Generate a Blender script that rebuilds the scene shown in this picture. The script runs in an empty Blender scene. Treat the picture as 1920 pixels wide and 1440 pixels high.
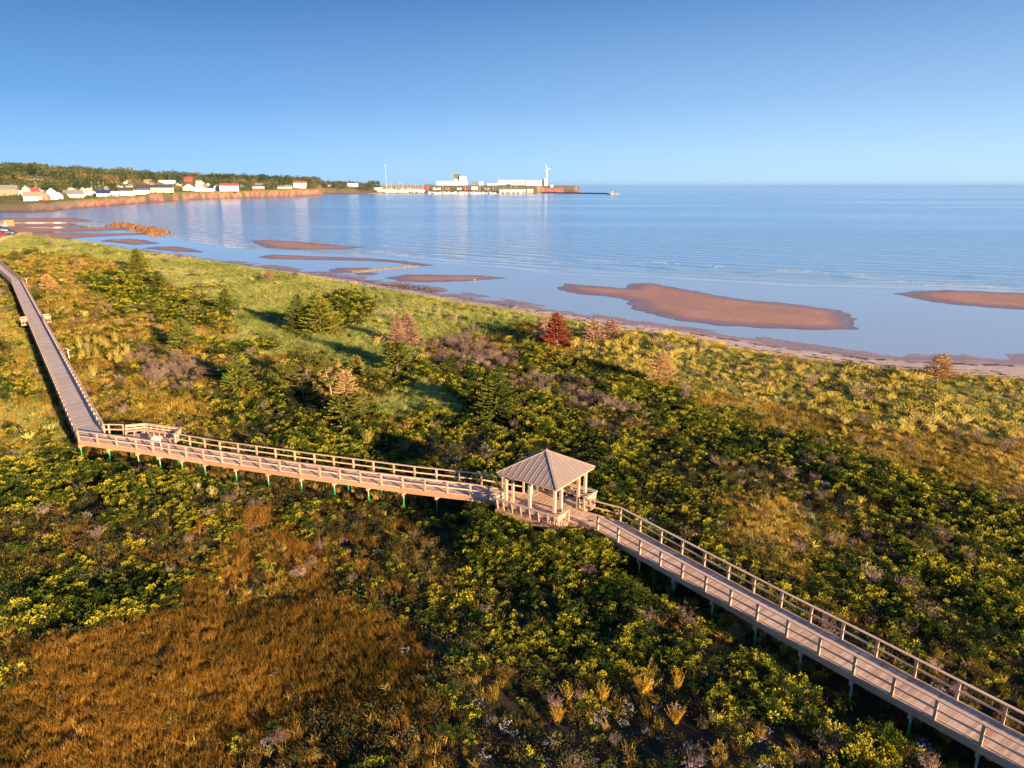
import bpy, math, random
import numpy as np
from mathutils import Vector, Matrix

# ------------------------------------------------------------------ camera
SC = bpy.context.scene
PITCH = math.atan(370 / 1333.0)
CAM_H = 25.5
cam_data = bpy.data.cameras.new('camera')
cam_data.sensor_width = 36.0
cam_data.lens = 36.0 * 1333.0 / 1920.0
cam_data.clip_start = 0.5
cam_data.clip_end = 120000.0
cam = bpy.data.objects.new('camera', cam_data)
SC.collection.objects.link(cam)
cam.location = (0, 0, CAM_H)
cam.rotation_euler = (math.pi / 2 - PITCH, 0, 0)
SC.camera = cam

# ------------------------------------------------------------------ light
SUN_EL = math.radians(12.0)
SUN_AZ = math.atan2(0.645, -0.764)          # clockwise from +Y
sun_dir = Vector((math.sin(SUN_AZ) * math.cos(SUN_EL), math.cos(SUN_AZ) * math.cos(SUN_EL), math.sin(SUN_EL)))
sl = bpy.data.lights.new('sun', 'SUN')
sl.energy = 5.0
sl.angle = math.radians(1.0)
sl.color = (1.0, 0.70, 0.39)
so = bpy.data.objects.new('sun', sl)
SC.collection.objects.link(so)
so.rotation_euler = sun_dir.to_track_quat('Z', 'Y').to_euler()
so.location = (60, -50, 40)

world = bpy.data.worlds.new('World')
SC.world = world
world.use_nodes = True
wn = world.node_tree
for n in list(wn.nodes):
    wn.nodes.remove(n)
w_out = wn.nodes.new('ShaderNodeOutputWorld')
w_bg = wn.nodes.new('ShaderNodeBackground')
w_sky = wn.nodes.new('ShaderNodeTexSky')
w_sky.sky_type = 'NISHITA'
w_sky.sun_disc = False
w_sky.sun_elevation = SUN_EL
w_sky.sun_rotation = SUN_AZ
w_sky.altitude = 0
w_sky.air_density = 1.0
w_sky.dust_density = 0.0
w_sky.ozone_density = 6.0
w_bg.inputs['Strength'].default_value = 0.05

def w_ramp(stops):
    r = wn.nodes.new('ShaderNodeValToRGB')
    e = r.color_ramp.elements
    while len(e) > 1:
        e.remove(e[0])
    e[0].position = stops[0][0]
    e[0].color = stops[0][1] + (1,)
    for p_, c_ in stops[1:]:
        k = e.new(p_)
        k.color = c_ + (1,)
    return r
w_tc = wn.nodes.new('ShaderNodeTexCoord')
w_sep = wn.nodes.new('ShaderNodeSeparateXYZ')
wn.links.new(w_tc.outputs['Generated'], w_sep.inputs[0])
w_map = wn.nodes.new('ShaderNodeMapRange')               # sine of the elevation -> ramp position
w_map.inputs['From Min'].default_value = 0.0
w_map.inputs['From Max'].default_value = 1.0
wn.links.new(w_sep.outputs['Z'], w_map.inputs['Value'])
rampA = w_ramp([(0.0, (.34, .62, .97)), (.04, (.26, .54, .94)), (.105, (.140, .355, .74)), (.225, (.047, .170, .44)), (.6, (.04, .14, .42)), (1.0, (.03, .10, .32))])
rampB = w_ramp([(0.0, (.56, .79, 1.0)), (.04, (.48, .73, .99)), (.105, (.32, .54, .84)), (.225, (.13, .295, .60)), (.6, (.06, .18, .48)), (1.0, (.03, .10, .32))])
wn.links.new(w_map.outputs[0], rampA.inputs[0])
wn.links.new(w_map.outputs[0], rampB.inputs[0])
w_az = wn.nodes.new('ShaderNodeMapRange')                # the sky brightens smoothly towards the sun's side
w_az.interpolation_type = 'SMOOTHSTEP'
w_az.inputs['From Min'].default_value = -0.75
w_az.inputs['From Max'].default_value = 0.75
wn.links.new(w_sep.outputs['X'], w_az.inputs['Value'])
w_mixab = wn.nodes.new('ShaderNodeMix')
w_mixab.data_type = 'RGBA'
wn.links.new(w_az.outputs[0], w_mixab.inputs[0])
wn.links.new(rampA.outputs[0], w_mixab.inputs[6])
wn.links.new(rampB.outputs[0], w_mixab.inputs[7])
w_scale = wn.nodes.new('ShaderNodeVectorMath')
w_scale.operation = 'SCALE'
w_scale.inputs['Scale'].default_value = 8.8
wn.links.new(w_mixab.outputs[2], w_scale.inputs[0])
w_mix = wn.nodes.new('ShaderNodeMix')
w_mix.data_type = 'RGBA'
w_mix.inputs[0].default_value = 0.94
wn.links.new(w_sky.outputs[0], w_mix.inputs[6])
wn.links.new(w_scale.outputs[0], w_mix.inputs[7])
wn.links.new(w_mix.outputs[2], w_bg.inputs['Color'])
wn.links.new(w_bg.outputs[0], w_out.inputs['Surface'])

SC.view_settings.view_transform = 'Standard'
SC.view_settings.look = 'None'
SC.view_settings.exposure = 1.38
SC.view_settings.gamma = 1.0
SC.view_settings.use_curve_mapping = False
SC.render.engine = 'CYCLES'
SC.cycles.use_denoising = True
SC.cycles.max_bounces = 6
SC.cycles.diffuse_bounces = 3
SC.cycles.glossy_bounces = 3
SC.cycles.transmission_bounces = 3
SC.cycles.transparent_max_bounces = 6

# ------------------------------------------------------------------ helpers
COL = SC.collection
rnd = random.Random(7)
nrg = np.random.default_rng(11)
CP, SP = math.cos(PITCH), math.sin(PITCH)

def G(px, py, z=0.0):
    """ground point seen at a spot of the 1920 x 1440 survey picture, at height z"""
    u, v = (px - 960) / 1333.0, (py - 720) / 1333.0
    t = (CAM_H - z) / (SP + v * CP)
    return (u * t, (CP - v * SP) * t)

def PIX(X, Y, Z):
    Z = Z - CAM_H
    zc = Y * CP - Z * SP
    yc = -(Z * CP + Y * SP)
    return 960 + 1333 * X / zc, 720 + 1333 * yc / zc

def link(o, parent=None):
    COL.objects.link(o)
    if parent is not None:
        o.parent = parent
    return o

def tag(o, label=None, cat=None, group=None, kind=None):
    if label: o['label'] = label
    if cat: o['category'] = cat
    if group: o['group'] = group
    if kind: o['kind'] = kind
    return o

def empty(name, loc=(0, 0, 0), rz=0.0, label=None, cat=None, group=None):
    o = bpy.data.objects.new(name, None)
    o.location = loc
    o.rotation_euler = (0, 0, rz)
    o.empty_display_size = 0.3
    link(o)
    return tag(o, label, cat, group)

class MB:
    def __init__(s):
        s.v, s.f = [], []
        s.t, s.cur = [], None      # optional growth value per vertex
    def add(s, vs, fs):
        b = len(s.v)
        s.v += [tuple(p) for p in vs]
        s.f += [tuple(b + i for i in f) for f in fs]
        if s.cur is not None: s.t += [s.cur] * len(vs)
    def hexa(s, p):            # 4 bottom points (ccw) + 4 top points
        s.add(p, [(3, 2, 1, 0), (4, 5, 6, 7), (0, 1, 5, 4), (1, 2, 6, 5), (2, 3, 7, 6), (3, 0, 4, 7)])
    def box(s, x0, x1, y0, y1, z0, z1):
        s.hexa([(x0, y0, z0), (x1, y0, z0), (x1, y1, z0), (x0, y1, z0), (x0, y0, z1), (x1, y0, z1), (x1, y1, z1), (x0, y1, z1)])
    def beam(s, a, b, w, h):   # a bar from a to b (centre line), w across, h high
        a, b = Vector(a), Vector(b)
        d = (b - a).normalized()
        side = d.cross(Vector((0, 0, 1)))
        if side.length < 1e-4: side = Vector((1, 0, 0))
        side = side.normalized() * (w / 2)
        up = side.cross(d).normalized() * (h / 2)
        s.hexa([a - side - up, a + side - up, b + side - up, b - side - up, a - side + up, a + side + up, b + side + up, b - side + up])
    def cyl(s, a, b, r0, r1, n=8, caps=True):
        a, b = Vector(a), Vector(b)
        d = (b - a).normalized()
        x = d.orthogonal().normalized()
        y = d.cross(x)
        vs = []
        for c, r in ((a, r0), (b, r1)):
            for i in range(n):
                t = 2 * math.pi * i / n
                vs.append(c + x * (r * math.cos(t)) + y * (r * math.sin(t)))
        fs = [(i, (i + 1) % n, n + (i + 1) % n, n + i) for i in range(n)]
        if caps: fs += [tuple(range(n))[::-1], tuple(range(n, 2 * n))]
        s.add(vs, fs)
    def prism(s, poly, z0, z1):
        n = len(poly)
        s.add([(x, y, z0) for x, y in poly] + [(x, y, z1) for x, y in poly],
              [tuple(range(n))[::-1], tuple(range(n, 2 * n))] + [(i, (i + 1) % n, n + (i + 1) % n, n + i) for i in range(n)])
    def mesh(s, name, m):
        me = bpy.data.meshes.new(name)
        me.from_pydata(s.v, [], s.f)
        if m: me.materials.append(m)
        if s.t and len(s.t) == len(me.vertices):
            at = me.attributes.new('growth', 'FLOAT', 'POINT'); at.data.foreach_set('value', np.array(s.t, np.float32))
        me.update()
        return me
    def build(s, name, m, parent=None):
        return link(bpy.data.objects.new(name, s.mesh(name, m)), parent)

def copy_tree(o, loc=None, rz=None, sc=None, label=None):
    def cp(q, par):
        c = q.copy()
        COL.objects.link(c)
        if par is not None: c.parent = par
        for ch in list(q.children): cp(ch, c)
        return c
    r = cp(o, None)
    if loc is not None: r.location = loc
    if rz is not None: r.rotation_euler[2] = rz
    if sc is not None: r.scale = sc
    if label: r['label'] = label
    return r

# ---- value noise on arrays
def _h(i, j, seed):
    n = (i * 374761393 + j * 668265263 + seed * 974634777) & 0xffffffff
    n = ((n ^ (n >> 13)) * 1274126177) & 0xffffffff
    return ((n ^ (n >> 16)) & 0xffff) / 65535.0
def vn(x, y, s, seed=1):
    x = np.asarray(x, float) / s; y = np.asarray(y, float) / s
    i = np.floor(x).astype(np.int64); j = np.floor(y).astype(np.int64)
    fx = x - i; fy = y - j
    fx = fx * fx * (3 - 2 * fx); fy = fy * fy * (3 - 2 * fy)
    a = _h(i, j, seed); b = _h(i + 1, j, seed); c = _h(i, j + 1, seed); d = _h(i + 1, j + 1, seed)
    return (a + (b - a) * fx) * (1 - fy) + (c + (d - c) * fx) * fy - 0.5
def fbm(x, y, s, seed=1, o=3):
    r = 0; a = 1.0
    for k in range(o):
        r = r + a * vn(x, y, s / 2 ** k, seed + k); a *= .5
    return r
def inside(poly, X, Y):
    r = np.zeros(X.shape, bool)
    n = len(poly)
    for k in range(n):
        x0, y0 = poly[k]; x1, y1 = poly[(k + 1) % n]
        if y0 == y1: continue
        c = ((Y < y0) != (Y < y1)) & (X < (x1 - x0) * (Y - y0) / (y1 - y0) + x0)
        r ^= c
    return r
def pdist(line, X, Y, closed=False):
    best = np.full(X.shape, 1e18)
    m = len(line) if closed else len(line) - 1
    for k in range(m):
        x0, y0 = line[k]; x1, y1 = line[(k + 1) % len(line)]
        dx, dy = x1 - x0, y1 - y0
        L = dx * dx + dy * dy + 1e-12
        t = np.clip(((X - x0) * dx + (Y - y0) * dy) / L, 0, 1)
        best = np.minimum(best, (X - x0 - t * dx) ** 2 + (Y - y0 - t * dy) ** 2)
    return np.sqrt(best)

# ---- materials
def new_mat(name):
    m = bpy.data.materials.new(name)
    m.use_nodes = True
    nt = m.node_tree
    b = nt.nodes['Principled BSDF']
    return m, nt, b
def N(nt, t, **kw):
    n = nt.nodes.new(t)
    for k, v in kw.items():
        if k.startswith('i_'):
            n.inputs[k[2:].replace('_', ' ')].default_value = v
        else:
            setattr(n, k, v)
    return n
def ramp(nt, stops, src=None):
    r = nt.nodes.new('ShaderNodeValToRGB')
    e = r.color_ramp.elements
    while len(e) > 1: e.remove(e[0])
    e[0].position = stops[0][0]; e[0].color = tuple(stops[0][1]) + (1,)
    for p_, c_ in stops[1:]:
        e.new(p_).color = tuple(c_) + (1,)
    if src is not None: nt.links.new(src, r.inputs[0])
    return r
def math_n(nt, op, a, b=None):
    n = nt.nodes.new('ShaderNodeMath'); n.operation = op
    for k, q in enumerate((a, b)):
        if q is None: continue
        if isinstance(q, (int, float)): n.inputs[k].default_value = q
        else: nt.links.new(q, n.inputs[k])
    return n.outputs[0]
def wpos(nt):
    return nt.nodes.new('ShaderNodeNewGeometry').outputs['Position']

def plain(name, c, rough=.7, var=.15, scale=3.0, metallic=0.0, bump=0.0, spec=.3):
    m, nt, b = new_mat(name)
    no = N(nt, 'ShaderNodeTexNoise'); no.inputs['Scale'].default_value = scale; no.inputs['Detail'].default_value = 5
    nt.links.new(wpos(nt), no.inputs['Vector'])
    lo = tuple(max(0, x * (1 - var)) for x in c); hi = tuple(min(1, x * (1 + var)) for x in c)
    r = ramp(nt, [(.3, lo), (.7, hi)], no.outputs['Fac'])
    nt.links.new(r.outputs[0], b.inputs['Base Color'])
    b.inputs['Roughness'].default_value = rough
    b.inputs['Metallic'].default_value = metallic
    b.inputs['Specular IOR Level'].default_value = spec
    if bump:
        bp = N(nt, 'ShaderNodeBump'); bp.inputs['Strength'].default_value = bump
        nt.links.new(no.outputs['Fac'], bp.inputs['Height'])
        nt.links.new(bp.outputs[0], b.inputs['Normal'])
    return m

def leafy(name, stops, transl=.35, nscale=.25, rough=.6, growth=False):
    """foliage: colour by individual, by leaf and by a slow drift over the ground"""
    m, nt, b = new_mat(name)
    oi = nt.nodes.new('ShaderNodeObjectInfo')
    geo = nt.nodes.new('ShaderNodeNewGeometry')
    no = N(nt, 'ShaderNodeTexNoise'); no.inputs['Scale'].default_value = nscale; no.inputs['Detail'].default_value = 3
    nt.links.new(geo.outputs['Position'], no.inputs['Vector'])
    isl = geo.outputs['Random Per Island']
    v = math_n(nt, 'MULTIPLY', oi.outputs['Random'], .40)
    v = math_n(nt, 'ADD', v, math_n(nt, 'MULTIPLY', isl, .35))
    n2 = math_n(nt, 'MULTIPLY', math_n(nt, 'SUBTRACT', no.outputs['Fac'], .5), 1.6)
    v = math_n(nt, 'ADD', v, math_n(nt, 'ADD', n2, .125))
    if growth:
        ga = N(nt, 'ShaderNodeAttribute', attribute_name='growth')
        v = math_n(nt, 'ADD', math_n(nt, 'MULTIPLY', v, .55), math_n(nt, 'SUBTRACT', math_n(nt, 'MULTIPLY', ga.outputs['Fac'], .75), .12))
    r = ramp(nt, stops, v)
    nt.links.new(r.outputs[0], b.inputs['Base Color'])
    b.inputs['Roughness'].default_value = rough
    b.inputs['Specular IOR Level'].default_value = .10
    tr = nt.nodes.new('ShaderNodeBsdfTranslucent')
    nt.links.new(r.outputs[0], tr.inputs[0])
    mx = nt.nodes.new('ShaderNodeMixShader'); mx.inputs[0].default_value = transl
    nt.links.new(b.outputs[0], mx.inputs[1]); nt.links.new(tr.outputs[0], mx.inputs[2])
    nt.links.new(mx.outputs[0], nt.nodes['Material Output'].inputs[0])
    return m

def wood(name, a, c, d):
    m, nt, b = new_mat(name)
    oi = nt.nodes.new('ShaderNodeObjectInfo'); geo = nt.nodes.new('ShaderNodeNewGeometry')
    v = math_n(nt, 'FRACT', math_n(nt, 'ADD', oi.outputs['Random'], geo.outputs['Random Per Island']))
    no = N(nt, 'ShaderNodeTexNoise'); no.inputs['Scale'].default_value = 2.2; no.inputs['Detail'].default_value = 6; no.inputs['Roughness'].default_value = .65
    nt.links.new(geo.outputs['Position'], no.inputs['Vector'])
    no2 = N(nt, 'ShaderNodeTexNoise'); no2.inputs['Scale'].default_value = 40; no2.inputs['Detail'].default_value = 3
    nt.links.new(geo.outputs['Position'], no2.inputs['Vector'])
    v = math_n(nt, 'ADD', math_n(nt, 'MULTIPLY', v, .62), math_n(nt, 'MULTIPLY', math_n(nt, 'SUBTRACT', no.outputs['Fac'], .32), .9))
    v = math_n(nt, 'ADD', v, math_n(nt, 'MULTIPLY', math_n(nt, 'SUBTRACT', no2.outputs['Fac'], .5), .35))
    r = ramp(nt, [(0, a), (.5, c), (1, d)], v)
    nt.links.new(r.outputs[0], b.inputs['Base Color'])
    b.inputs['Roughness'].default_value = .72
    b.inputs['Specular IOR Level'].default_value = .3
    return m

M = {}
M['plank'] = wood('plank_wood', (.50, .29, .185), (.70, .46, .31), (.84, .66, .48))
M['plank_grey'] = wood('grey_plank_wood', (.40, .33, .29), (.52, .44, .39), (.66, .58, .52))
M['rail'] = wood('rail_wood', (.60, .37, .24), (.76, .53, .37), (.84, .67, .50))
M['post'] = wood('post_wood', (.40, .26, .18), (.50, .35, .25), (.60, .46, .36))
M['fascia'] = wood('fascia_wood', (.42, .22, .12), (.56, .33, .20), (.64, .44, .30))
M['white_post'] = wood('pale_post_wood', (.54, .40, .30), (.64, .50, .39), (.72, .60, .50))
M['steel'] = plain('galvanised_steel', (.52, .54, .52), .45, .1, metallic=.3)
M['green'] = plain('green_pile_coating', (.02, .42, .10), .4, .12)
M['roof_metal'] = plain('roof_metal', (.40, .315, .265), .5, .06, 1.2, metallic=.25, spec=.5)
M['sign_white'] = plain('sign_cream', (.80, .78, .66), .5, .04)
M['sign_post'] = plain('sign_leg_cream', (.72, .70, .60), .5, .05)
M['sign_line'] = plain('sign_print_grey', (.45, .45, .42), .6, .05)
M['white'] = plain('white_paint', (.78, .77, .74), .6, .05)
M['offwhite'] = plain('cream_paint', (.62, .57, .47), .6, .06)
M['tan'] = plain('tan_shingles', (.36, .25, .17), .8, .12)
M['greyroof'] = plain('grey_shingles', (.22, .22, .21), .85, .1)
M['darkroof'] = plain('dark_shingles', (.06, .06, .07), .85, .1)
M['blueroof'] = plain('blue_roof', (.03, .05, .16), .6, .1)
M['redroof'] = plain('red_roof', (.36, .08, .07), .7, .1)
M['brick'] = plain('pink_brick', (.46, .20, .15), .85, .12)
M['teal'] = plain('pale_teal_siding', (.42, .60, .62), .7, .06)
M['redwall'] = plain('barn_red', (.42, .06, .05), .7, .1)
M['glass'] = plain('window_glass', (.05, .07, .09), .12, .05, spec=.6)
M['pole'] = plain('utility_pole_wood', (.42, .34, .26), .8, .1)
M['trunk'] = plain('bark', (.16, .12, .10), .9, .2, 6)
M['deadtrunk'] = plain('bleached_bark', (.42, .33, .28), .9, .2, 6)
M['spruce'] = leafy('spruce_needles', [(0, (.06, .09, .016)), (.5, (.20, .23, .035)), (1, (.42, .38, .06))], .25, .8)
M['pine'] = leafy('pine_needles', [(0, (.09, .12, .02)), (.5, (.24, .24, .04)), (1, (.44, .36, .08))], .25, .8)
M['deadneedle'] = leafy('dead_needles_pink', [(0, (.30, .15, .10)), (.5, (.48, .27, .18)), (1, (.62, .40, .28))], .2, .8)
M['tanneedle'] = leafy('dead_needles_tan', [(0, (.40, .23, .08)), (.5, (.62, .38, .14)), (1, (.75, .52, .22))], .2, .8)
M['redneedle'] = leafy('dead_needles_red', [(0, (.24, .045, .025)), (.5, (.36, .08, .04)), (1, (.46, .14, .07))], .2, .8)
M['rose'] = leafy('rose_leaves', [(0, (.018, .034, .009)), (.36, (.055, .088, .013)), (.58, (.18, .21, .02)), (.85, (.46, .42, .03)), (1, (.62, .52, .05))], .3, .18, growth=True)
M['weed'] = leafy('weed_leaves', [(0, (.026, .024, .015)), (.35, (.07, .055, .03)), (.6, (.08, .095, .025)), (1, (.25, .18, .08))], .25, .3)
M['orange'] = leafy('orange_grass', [(0, (.055, .045, .012)), (.25, (.16, .11, .018)), (.5, (.31, .165, .025)), (.75, (.46, .24, .04)), (1, (.64, .40, .09))], .35, .15)
M['marram'] = leafy('marram_grass', [(0, (.20, .28, .06)), (.4, (.36, .43, .10)), (.7, (.56, .55, .16)), (1, (.74, .66, .30))], .35, .07)
M['gold'] = leafy('golden_grass', [(0, (.14, .12, .02)), (.35, (.40, .28, .04)), (.65, (.66, .45, .08)), (1, (.80, .62, .20))], .35, .12)
M['brush'] = leafy('grey_pink_twigs', [(0, (.09, .06, .05)), (.5, (.25, .17, .14)), (1, (.50, .36, .30))], .1, .3)
M['goldenrod'] = leafy('goldenrod_plumes', [(0, (.42, .37, .06)), (.45, (.74, .60, .13)), (1, (.88, .76, .30))], .35, .25)
M['goldplume'] = leafy('orange_gold_plumes', [(0, (.42, .25, .02)), (.5, (.62, .38, .04)), (1, (.75, .48, .10))], .35, .25)
M['aster'] = leafy('white_flowers', [(0, (.55, .50, .55)), (1, (.78, .75, .78))], .2, .25)
M['wood_far'] = leafy('far_tree_leaves', [(0, (.025, .045, .02)), (.35, (.06, .09, .028)), (.6, (.13, .14, .04)), (.8, (.24, .18, .06)), (1, (.32, .17, .07))], .15, .006)
M['rock'] = plain('weedy_rock', (.22, .11, .05), .8, .55, 1.2, bump=.4)
M['boat_white'] = plain('boat_white', (.80, .80, .80), .35, .04)
M['boat_blue'] = plain('boat_blue', (.05, .10, .35), .35, .05)
M['sail_mast'] = plain('mast_white', (.72, .72, .72), .4, .04)

# ------------------------------------------------------------------ terrain
VEG_PX = [(-500, 452), (-60, 452), (0, 450), (60, 446), (100, 451), (190, 462), (260, 475), (330, 484), (420, 499), (520, 513), (640, 531), (700, 543), (760, 554), (830, 566), (900, 578), (980, 589), (1060, 604), (1160, 621), (1280, 639), (1400, 661), (1500, 676), (1600, 691), (1700, 704), (1800, 709), (1920, 716), (2200, 738), (2700, 790)]
WAT_PX = [(-500, 446), (20, 444), (60, 442), (150, 452), (230, 462), (330, 476), (420, 487), (500, 495), (600, 507), (690, 519), (740, 527), (800, 535), (880, 549), (960, 562), (1060, 580), (1150, 594), (1240, 607), (1330, 618), (1400, 627), (1500, 643), (1600, 656), (1700, 661), (1800, 663), (1920, 663), (2200, 680), (2700, 730)]
VEG = [G(x, y, 0.6) for x, y in VEG_PX]
WAT = [G(x, y, 0.0) for x, y in WAT_PX]
VPOLY = VEG + [(400, -200), (-900, -200)]
WPOLY = WAT + [(400, -200), (-900, -200)]
BARS_PX = [
    [(-400, 406), (10, 406.5), (60, 405), (112, 405), (140, 409), (182, 414.5), (140, 416.2), (-400, 416)],
    [(-400, 419.5), (27, 419.5), (140, 419), (150, 423), (120, 425), (69, 425.5), (20, 428), (-400, 430)],
    [(-400, 430), (30, 428), (140, 428.5), (200, 426.5), (262, 430), (170, 433.5), (100, 434), (70, 438), (-400, 446)],
    [(-300, 440), (40, 438), (95, 436), (180, 438), (262, 437), (290, 439), (185, 443.5), (135, 447), (125, 452), (60, 450), (-300, 452)],
    [(185, 452), (205, 449), (240, 447.5), (270, 450), (305, 457.5), (250, 459)],
    [(268, 466), (290, 463), (325, 462), (372, 468), (376, 473), (330, 472)],
    [(467, 451), (500, 450), (560, 453), (660, 462), (690, 463), (650, 467), (560, 468), (500, 465)],
    [(482, 482), (510, 477), (600, 481), (700, 484), (760, 489), (815, 497.5), (790, 500), (740, 493), (700, 490), (600, 487.5), (500, 486)],
    [(617, 508), (630, 502), (690, 502), (702, 505), (660, 511), (640, 511)],
    [(660, 513.5), (690, 510), (712, 513), (700, 517), (670, 516.5)],
    [(720, 521), (760, 514), (900, 517), (945, 521), (880, 528), (800, 530), (750, 528)],
    [(1040, 540), (1060, 532), (1120, 536), (1170, 540), (1190, 531), (1215, 530), (1300, 545), (1400, 562), (1500, 572), (1580, 582), (1606, 605), (1600, 618), (1540, 620), (1450, 616), (1350, 610), (1260, 600), (1190, 580), (1180, 565), (1140, 556), (1080, 550)],
    [(1675, 551), (1720, 545), (1770, 543), (1920, 549), (2100, 553), (2300, 575), (2100, 592), (1920, 581), (1800, 572), (1730, 563)],
]
BARS = [[G(x, y, 0.0) for x, y in b] for b in BARS_PX]

# far coast seen over the bay: picture column -> (distance of the waterline, cliff-top height, hill height behind)
FC = np.array([(-2500, 500, 6, 30), (-900, 560, 6, 50), (-200, 680, 6, 52), (0, 745, 8, 53), (60, 752, 8.5, 53), (100, 775, 9, 50), (125, 850, 10, 49), (155, 905, 10.3, 49), (200, 990, 11, 49), (277, 1175, 12, 48),
               (281, 1225, 14.5, 48), (300, 1262, 15, 48), (370, 1517, 15.5, 46), (475, 1690, 17, 45), (560, 1930, 19.5, 45), (600, 2140, 20.5, 44),
               (603, 2680, 21, 40), (650, 2720, 20, 37), (700, 2750, 6, 34), (716, 2750, 3, 30), (1000, 2750, 3, 30), (1010, 2760, 3, 30), (1016, 3290, 25, 30), (1060, 3300, 25.5, 30), (1082, 3320, 24, 27), (1085, 9e4, -3, -3), (4000, 9e4, -3, -3)])
def far_z(px, Y):
    D = np.interp(px, FC[:, 0], FC[:, 1]); T = np.interp(px, FC[:, 0], FC[:, 2]); Hh = np.interp(px, FC[:, 0], FC[:, 3])
    D = D + 7 * vn(px, px * 0, 6, 5) * (D < 5000)
    w = np.where(px < 118, 42.0, np.where(T < 8, 20.0, np.where(px > 602, 70.0, 16.0)))
    w = np.where(px > 1012, 30.0, w)
    a = np.clip((Y - D) / w, 0, 1)
    far = px > 690
    b0 = np.where(far, 190.0, np.where(px < 130, 150.0, 90.0)); b1 = np.where(far, 330.0, 650.0)
    T0 = T; T = T + np.where(far & (px < 1012), .062 * np.clip(Y - D - 20, 0, 170), np.where(px < 130, .055 * np.clip(Y - D - 55, 0, 120), 0)) * (T > 0)
    b = np.clip((Y - D - b0) / (b1 - b0), 0, 1); b = b * b * (3 - 2 * b)
    z = T0 * a + (T - T0) + (Hh - T) * b
    z = z + (a > 0) * a * 1.2 * fbm(px, Y, 14, 9)
    z = np.where(Y < D, np.maximum(-3, (Y - D) * .03), z)
    return z, a, (Y - D)

DECK = 2.6
NEAR = [(-161.2, 222.1), (-142.4, 198.6), (-122.4, 174.3), (-40.45, 62.5), (-34, 60.4), (-26.8, 57.7), (-17.5, 54.55), (-8.6, 51.7), (-3.2, 50.2), (-0.38, 49.12), (3.98, 45.94), (5.9, 44.75), (8.22, 41.35), (13.38, 34.1), (16.6, 29.6), (19.9, 25.03), (24.5, 18.7), (30.1, 10.9)]
FAR = [(-159.5, 223.5), (-140.9, 200.4), (-120.9, 176.0), (-38.9, 64.2), (-33.3, 62.5), (-26.1, 59.8), (-16.8, 56.65), (-7.9, 53.8), (-2.4, 52.3), (0.92, 50.9), (5.28, 47.72), (7.72, 46.12), (9.95, 42.85), (15.2, 35.35), (18.4, 30.95), (21.7, 26.28), (26.3, 20.0), (31.9, 12.2)]
MIDL = [((a[0] + b[0]) / 2, (a[1] + b[1]) / 2) for a, b in zip(NEAR, FAR)]

def near_z(X, Y):
    dV = pdist(VEG, X, Y); dW = pdist(WAT, X, Y)
    iV = inside(VPOLY, X, Y); iW = inside(WPOLY, X, Y)
    dune = 1.05 + .55 * np.exp(-((dV - 9) / 7.0) ** 2)
    relief = fbm(X * .8 + Y * .35, Y * 1.1 - X * .3, 17, 3, 3) * .95 + fbm(X, Y, 4.5, 21, 2) * .28
    fade = np.clip(dV / 8, 0, 1)
    zl = .6 + (dune + relief * fade + .15 - .6) * np.clip(dV / 5, 0, 1) ** .7
    dd = pdist(MIDL, X, Y)
    k = np.clip((dd - 1.0) / 4.0, 0, 1)
    zl = zl * k + np.minimum(zl, .72 + .25 * vn(X, Y, 6, 4)) * (1 - k)
    sb = dW / (dV + dW + 1e-6)
    s0 = np.where(X > 0, .14, .42) ; flat_ = np.clip((sb - s0) / (1 - s0), 0, 1)
    zb = .004 + .07 * sb + .51 * flat_ ** 1.05 + (.10 * fbm(X * .7, Y, 3.5, 31, 4) + .03 * fbm(X, Y, 1.1, 33)) * (1 - flat_)
    zs = -np.minimum(1.2, .03 + dW * .009) + .05 * fbm(X * .5, Y, 9, 41)
    bar = np.full(X.shape, -9.0)
    for B in BARS:
        xs = [p[0] for p in B]; ys = [p[1] for p in B]
        q = (X > min(xs) - 12) & (X < max(xs) + 12) & (Y > min(ys) - 12) & (Y < max(ys) + 12)
        if not q.any(): continue
        d = pdist(B, X[q], Y[q], True); s = np.where(inside(B, X[q], Y[q]), d, -d)
        nz = .045 * vn(X[q] * .5 + Y[q] * .3, Y[q] * .9, 6, 51) + .035 * vn(X[q] * .5, Y[q], 1.8, 52)
        bar[q] = np.maximum(bar[q], np.clip(np.where(s < 2.5, s * .022, .055 + (s - 2.5) * .05) + nz * .9, -.5, .24 + nz))
    zs = np.maximum(zs, bar)
    return np.where(iV, zl, np.where(iW, zb, zs)), iV, iW, dV, dW, bar

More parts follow.
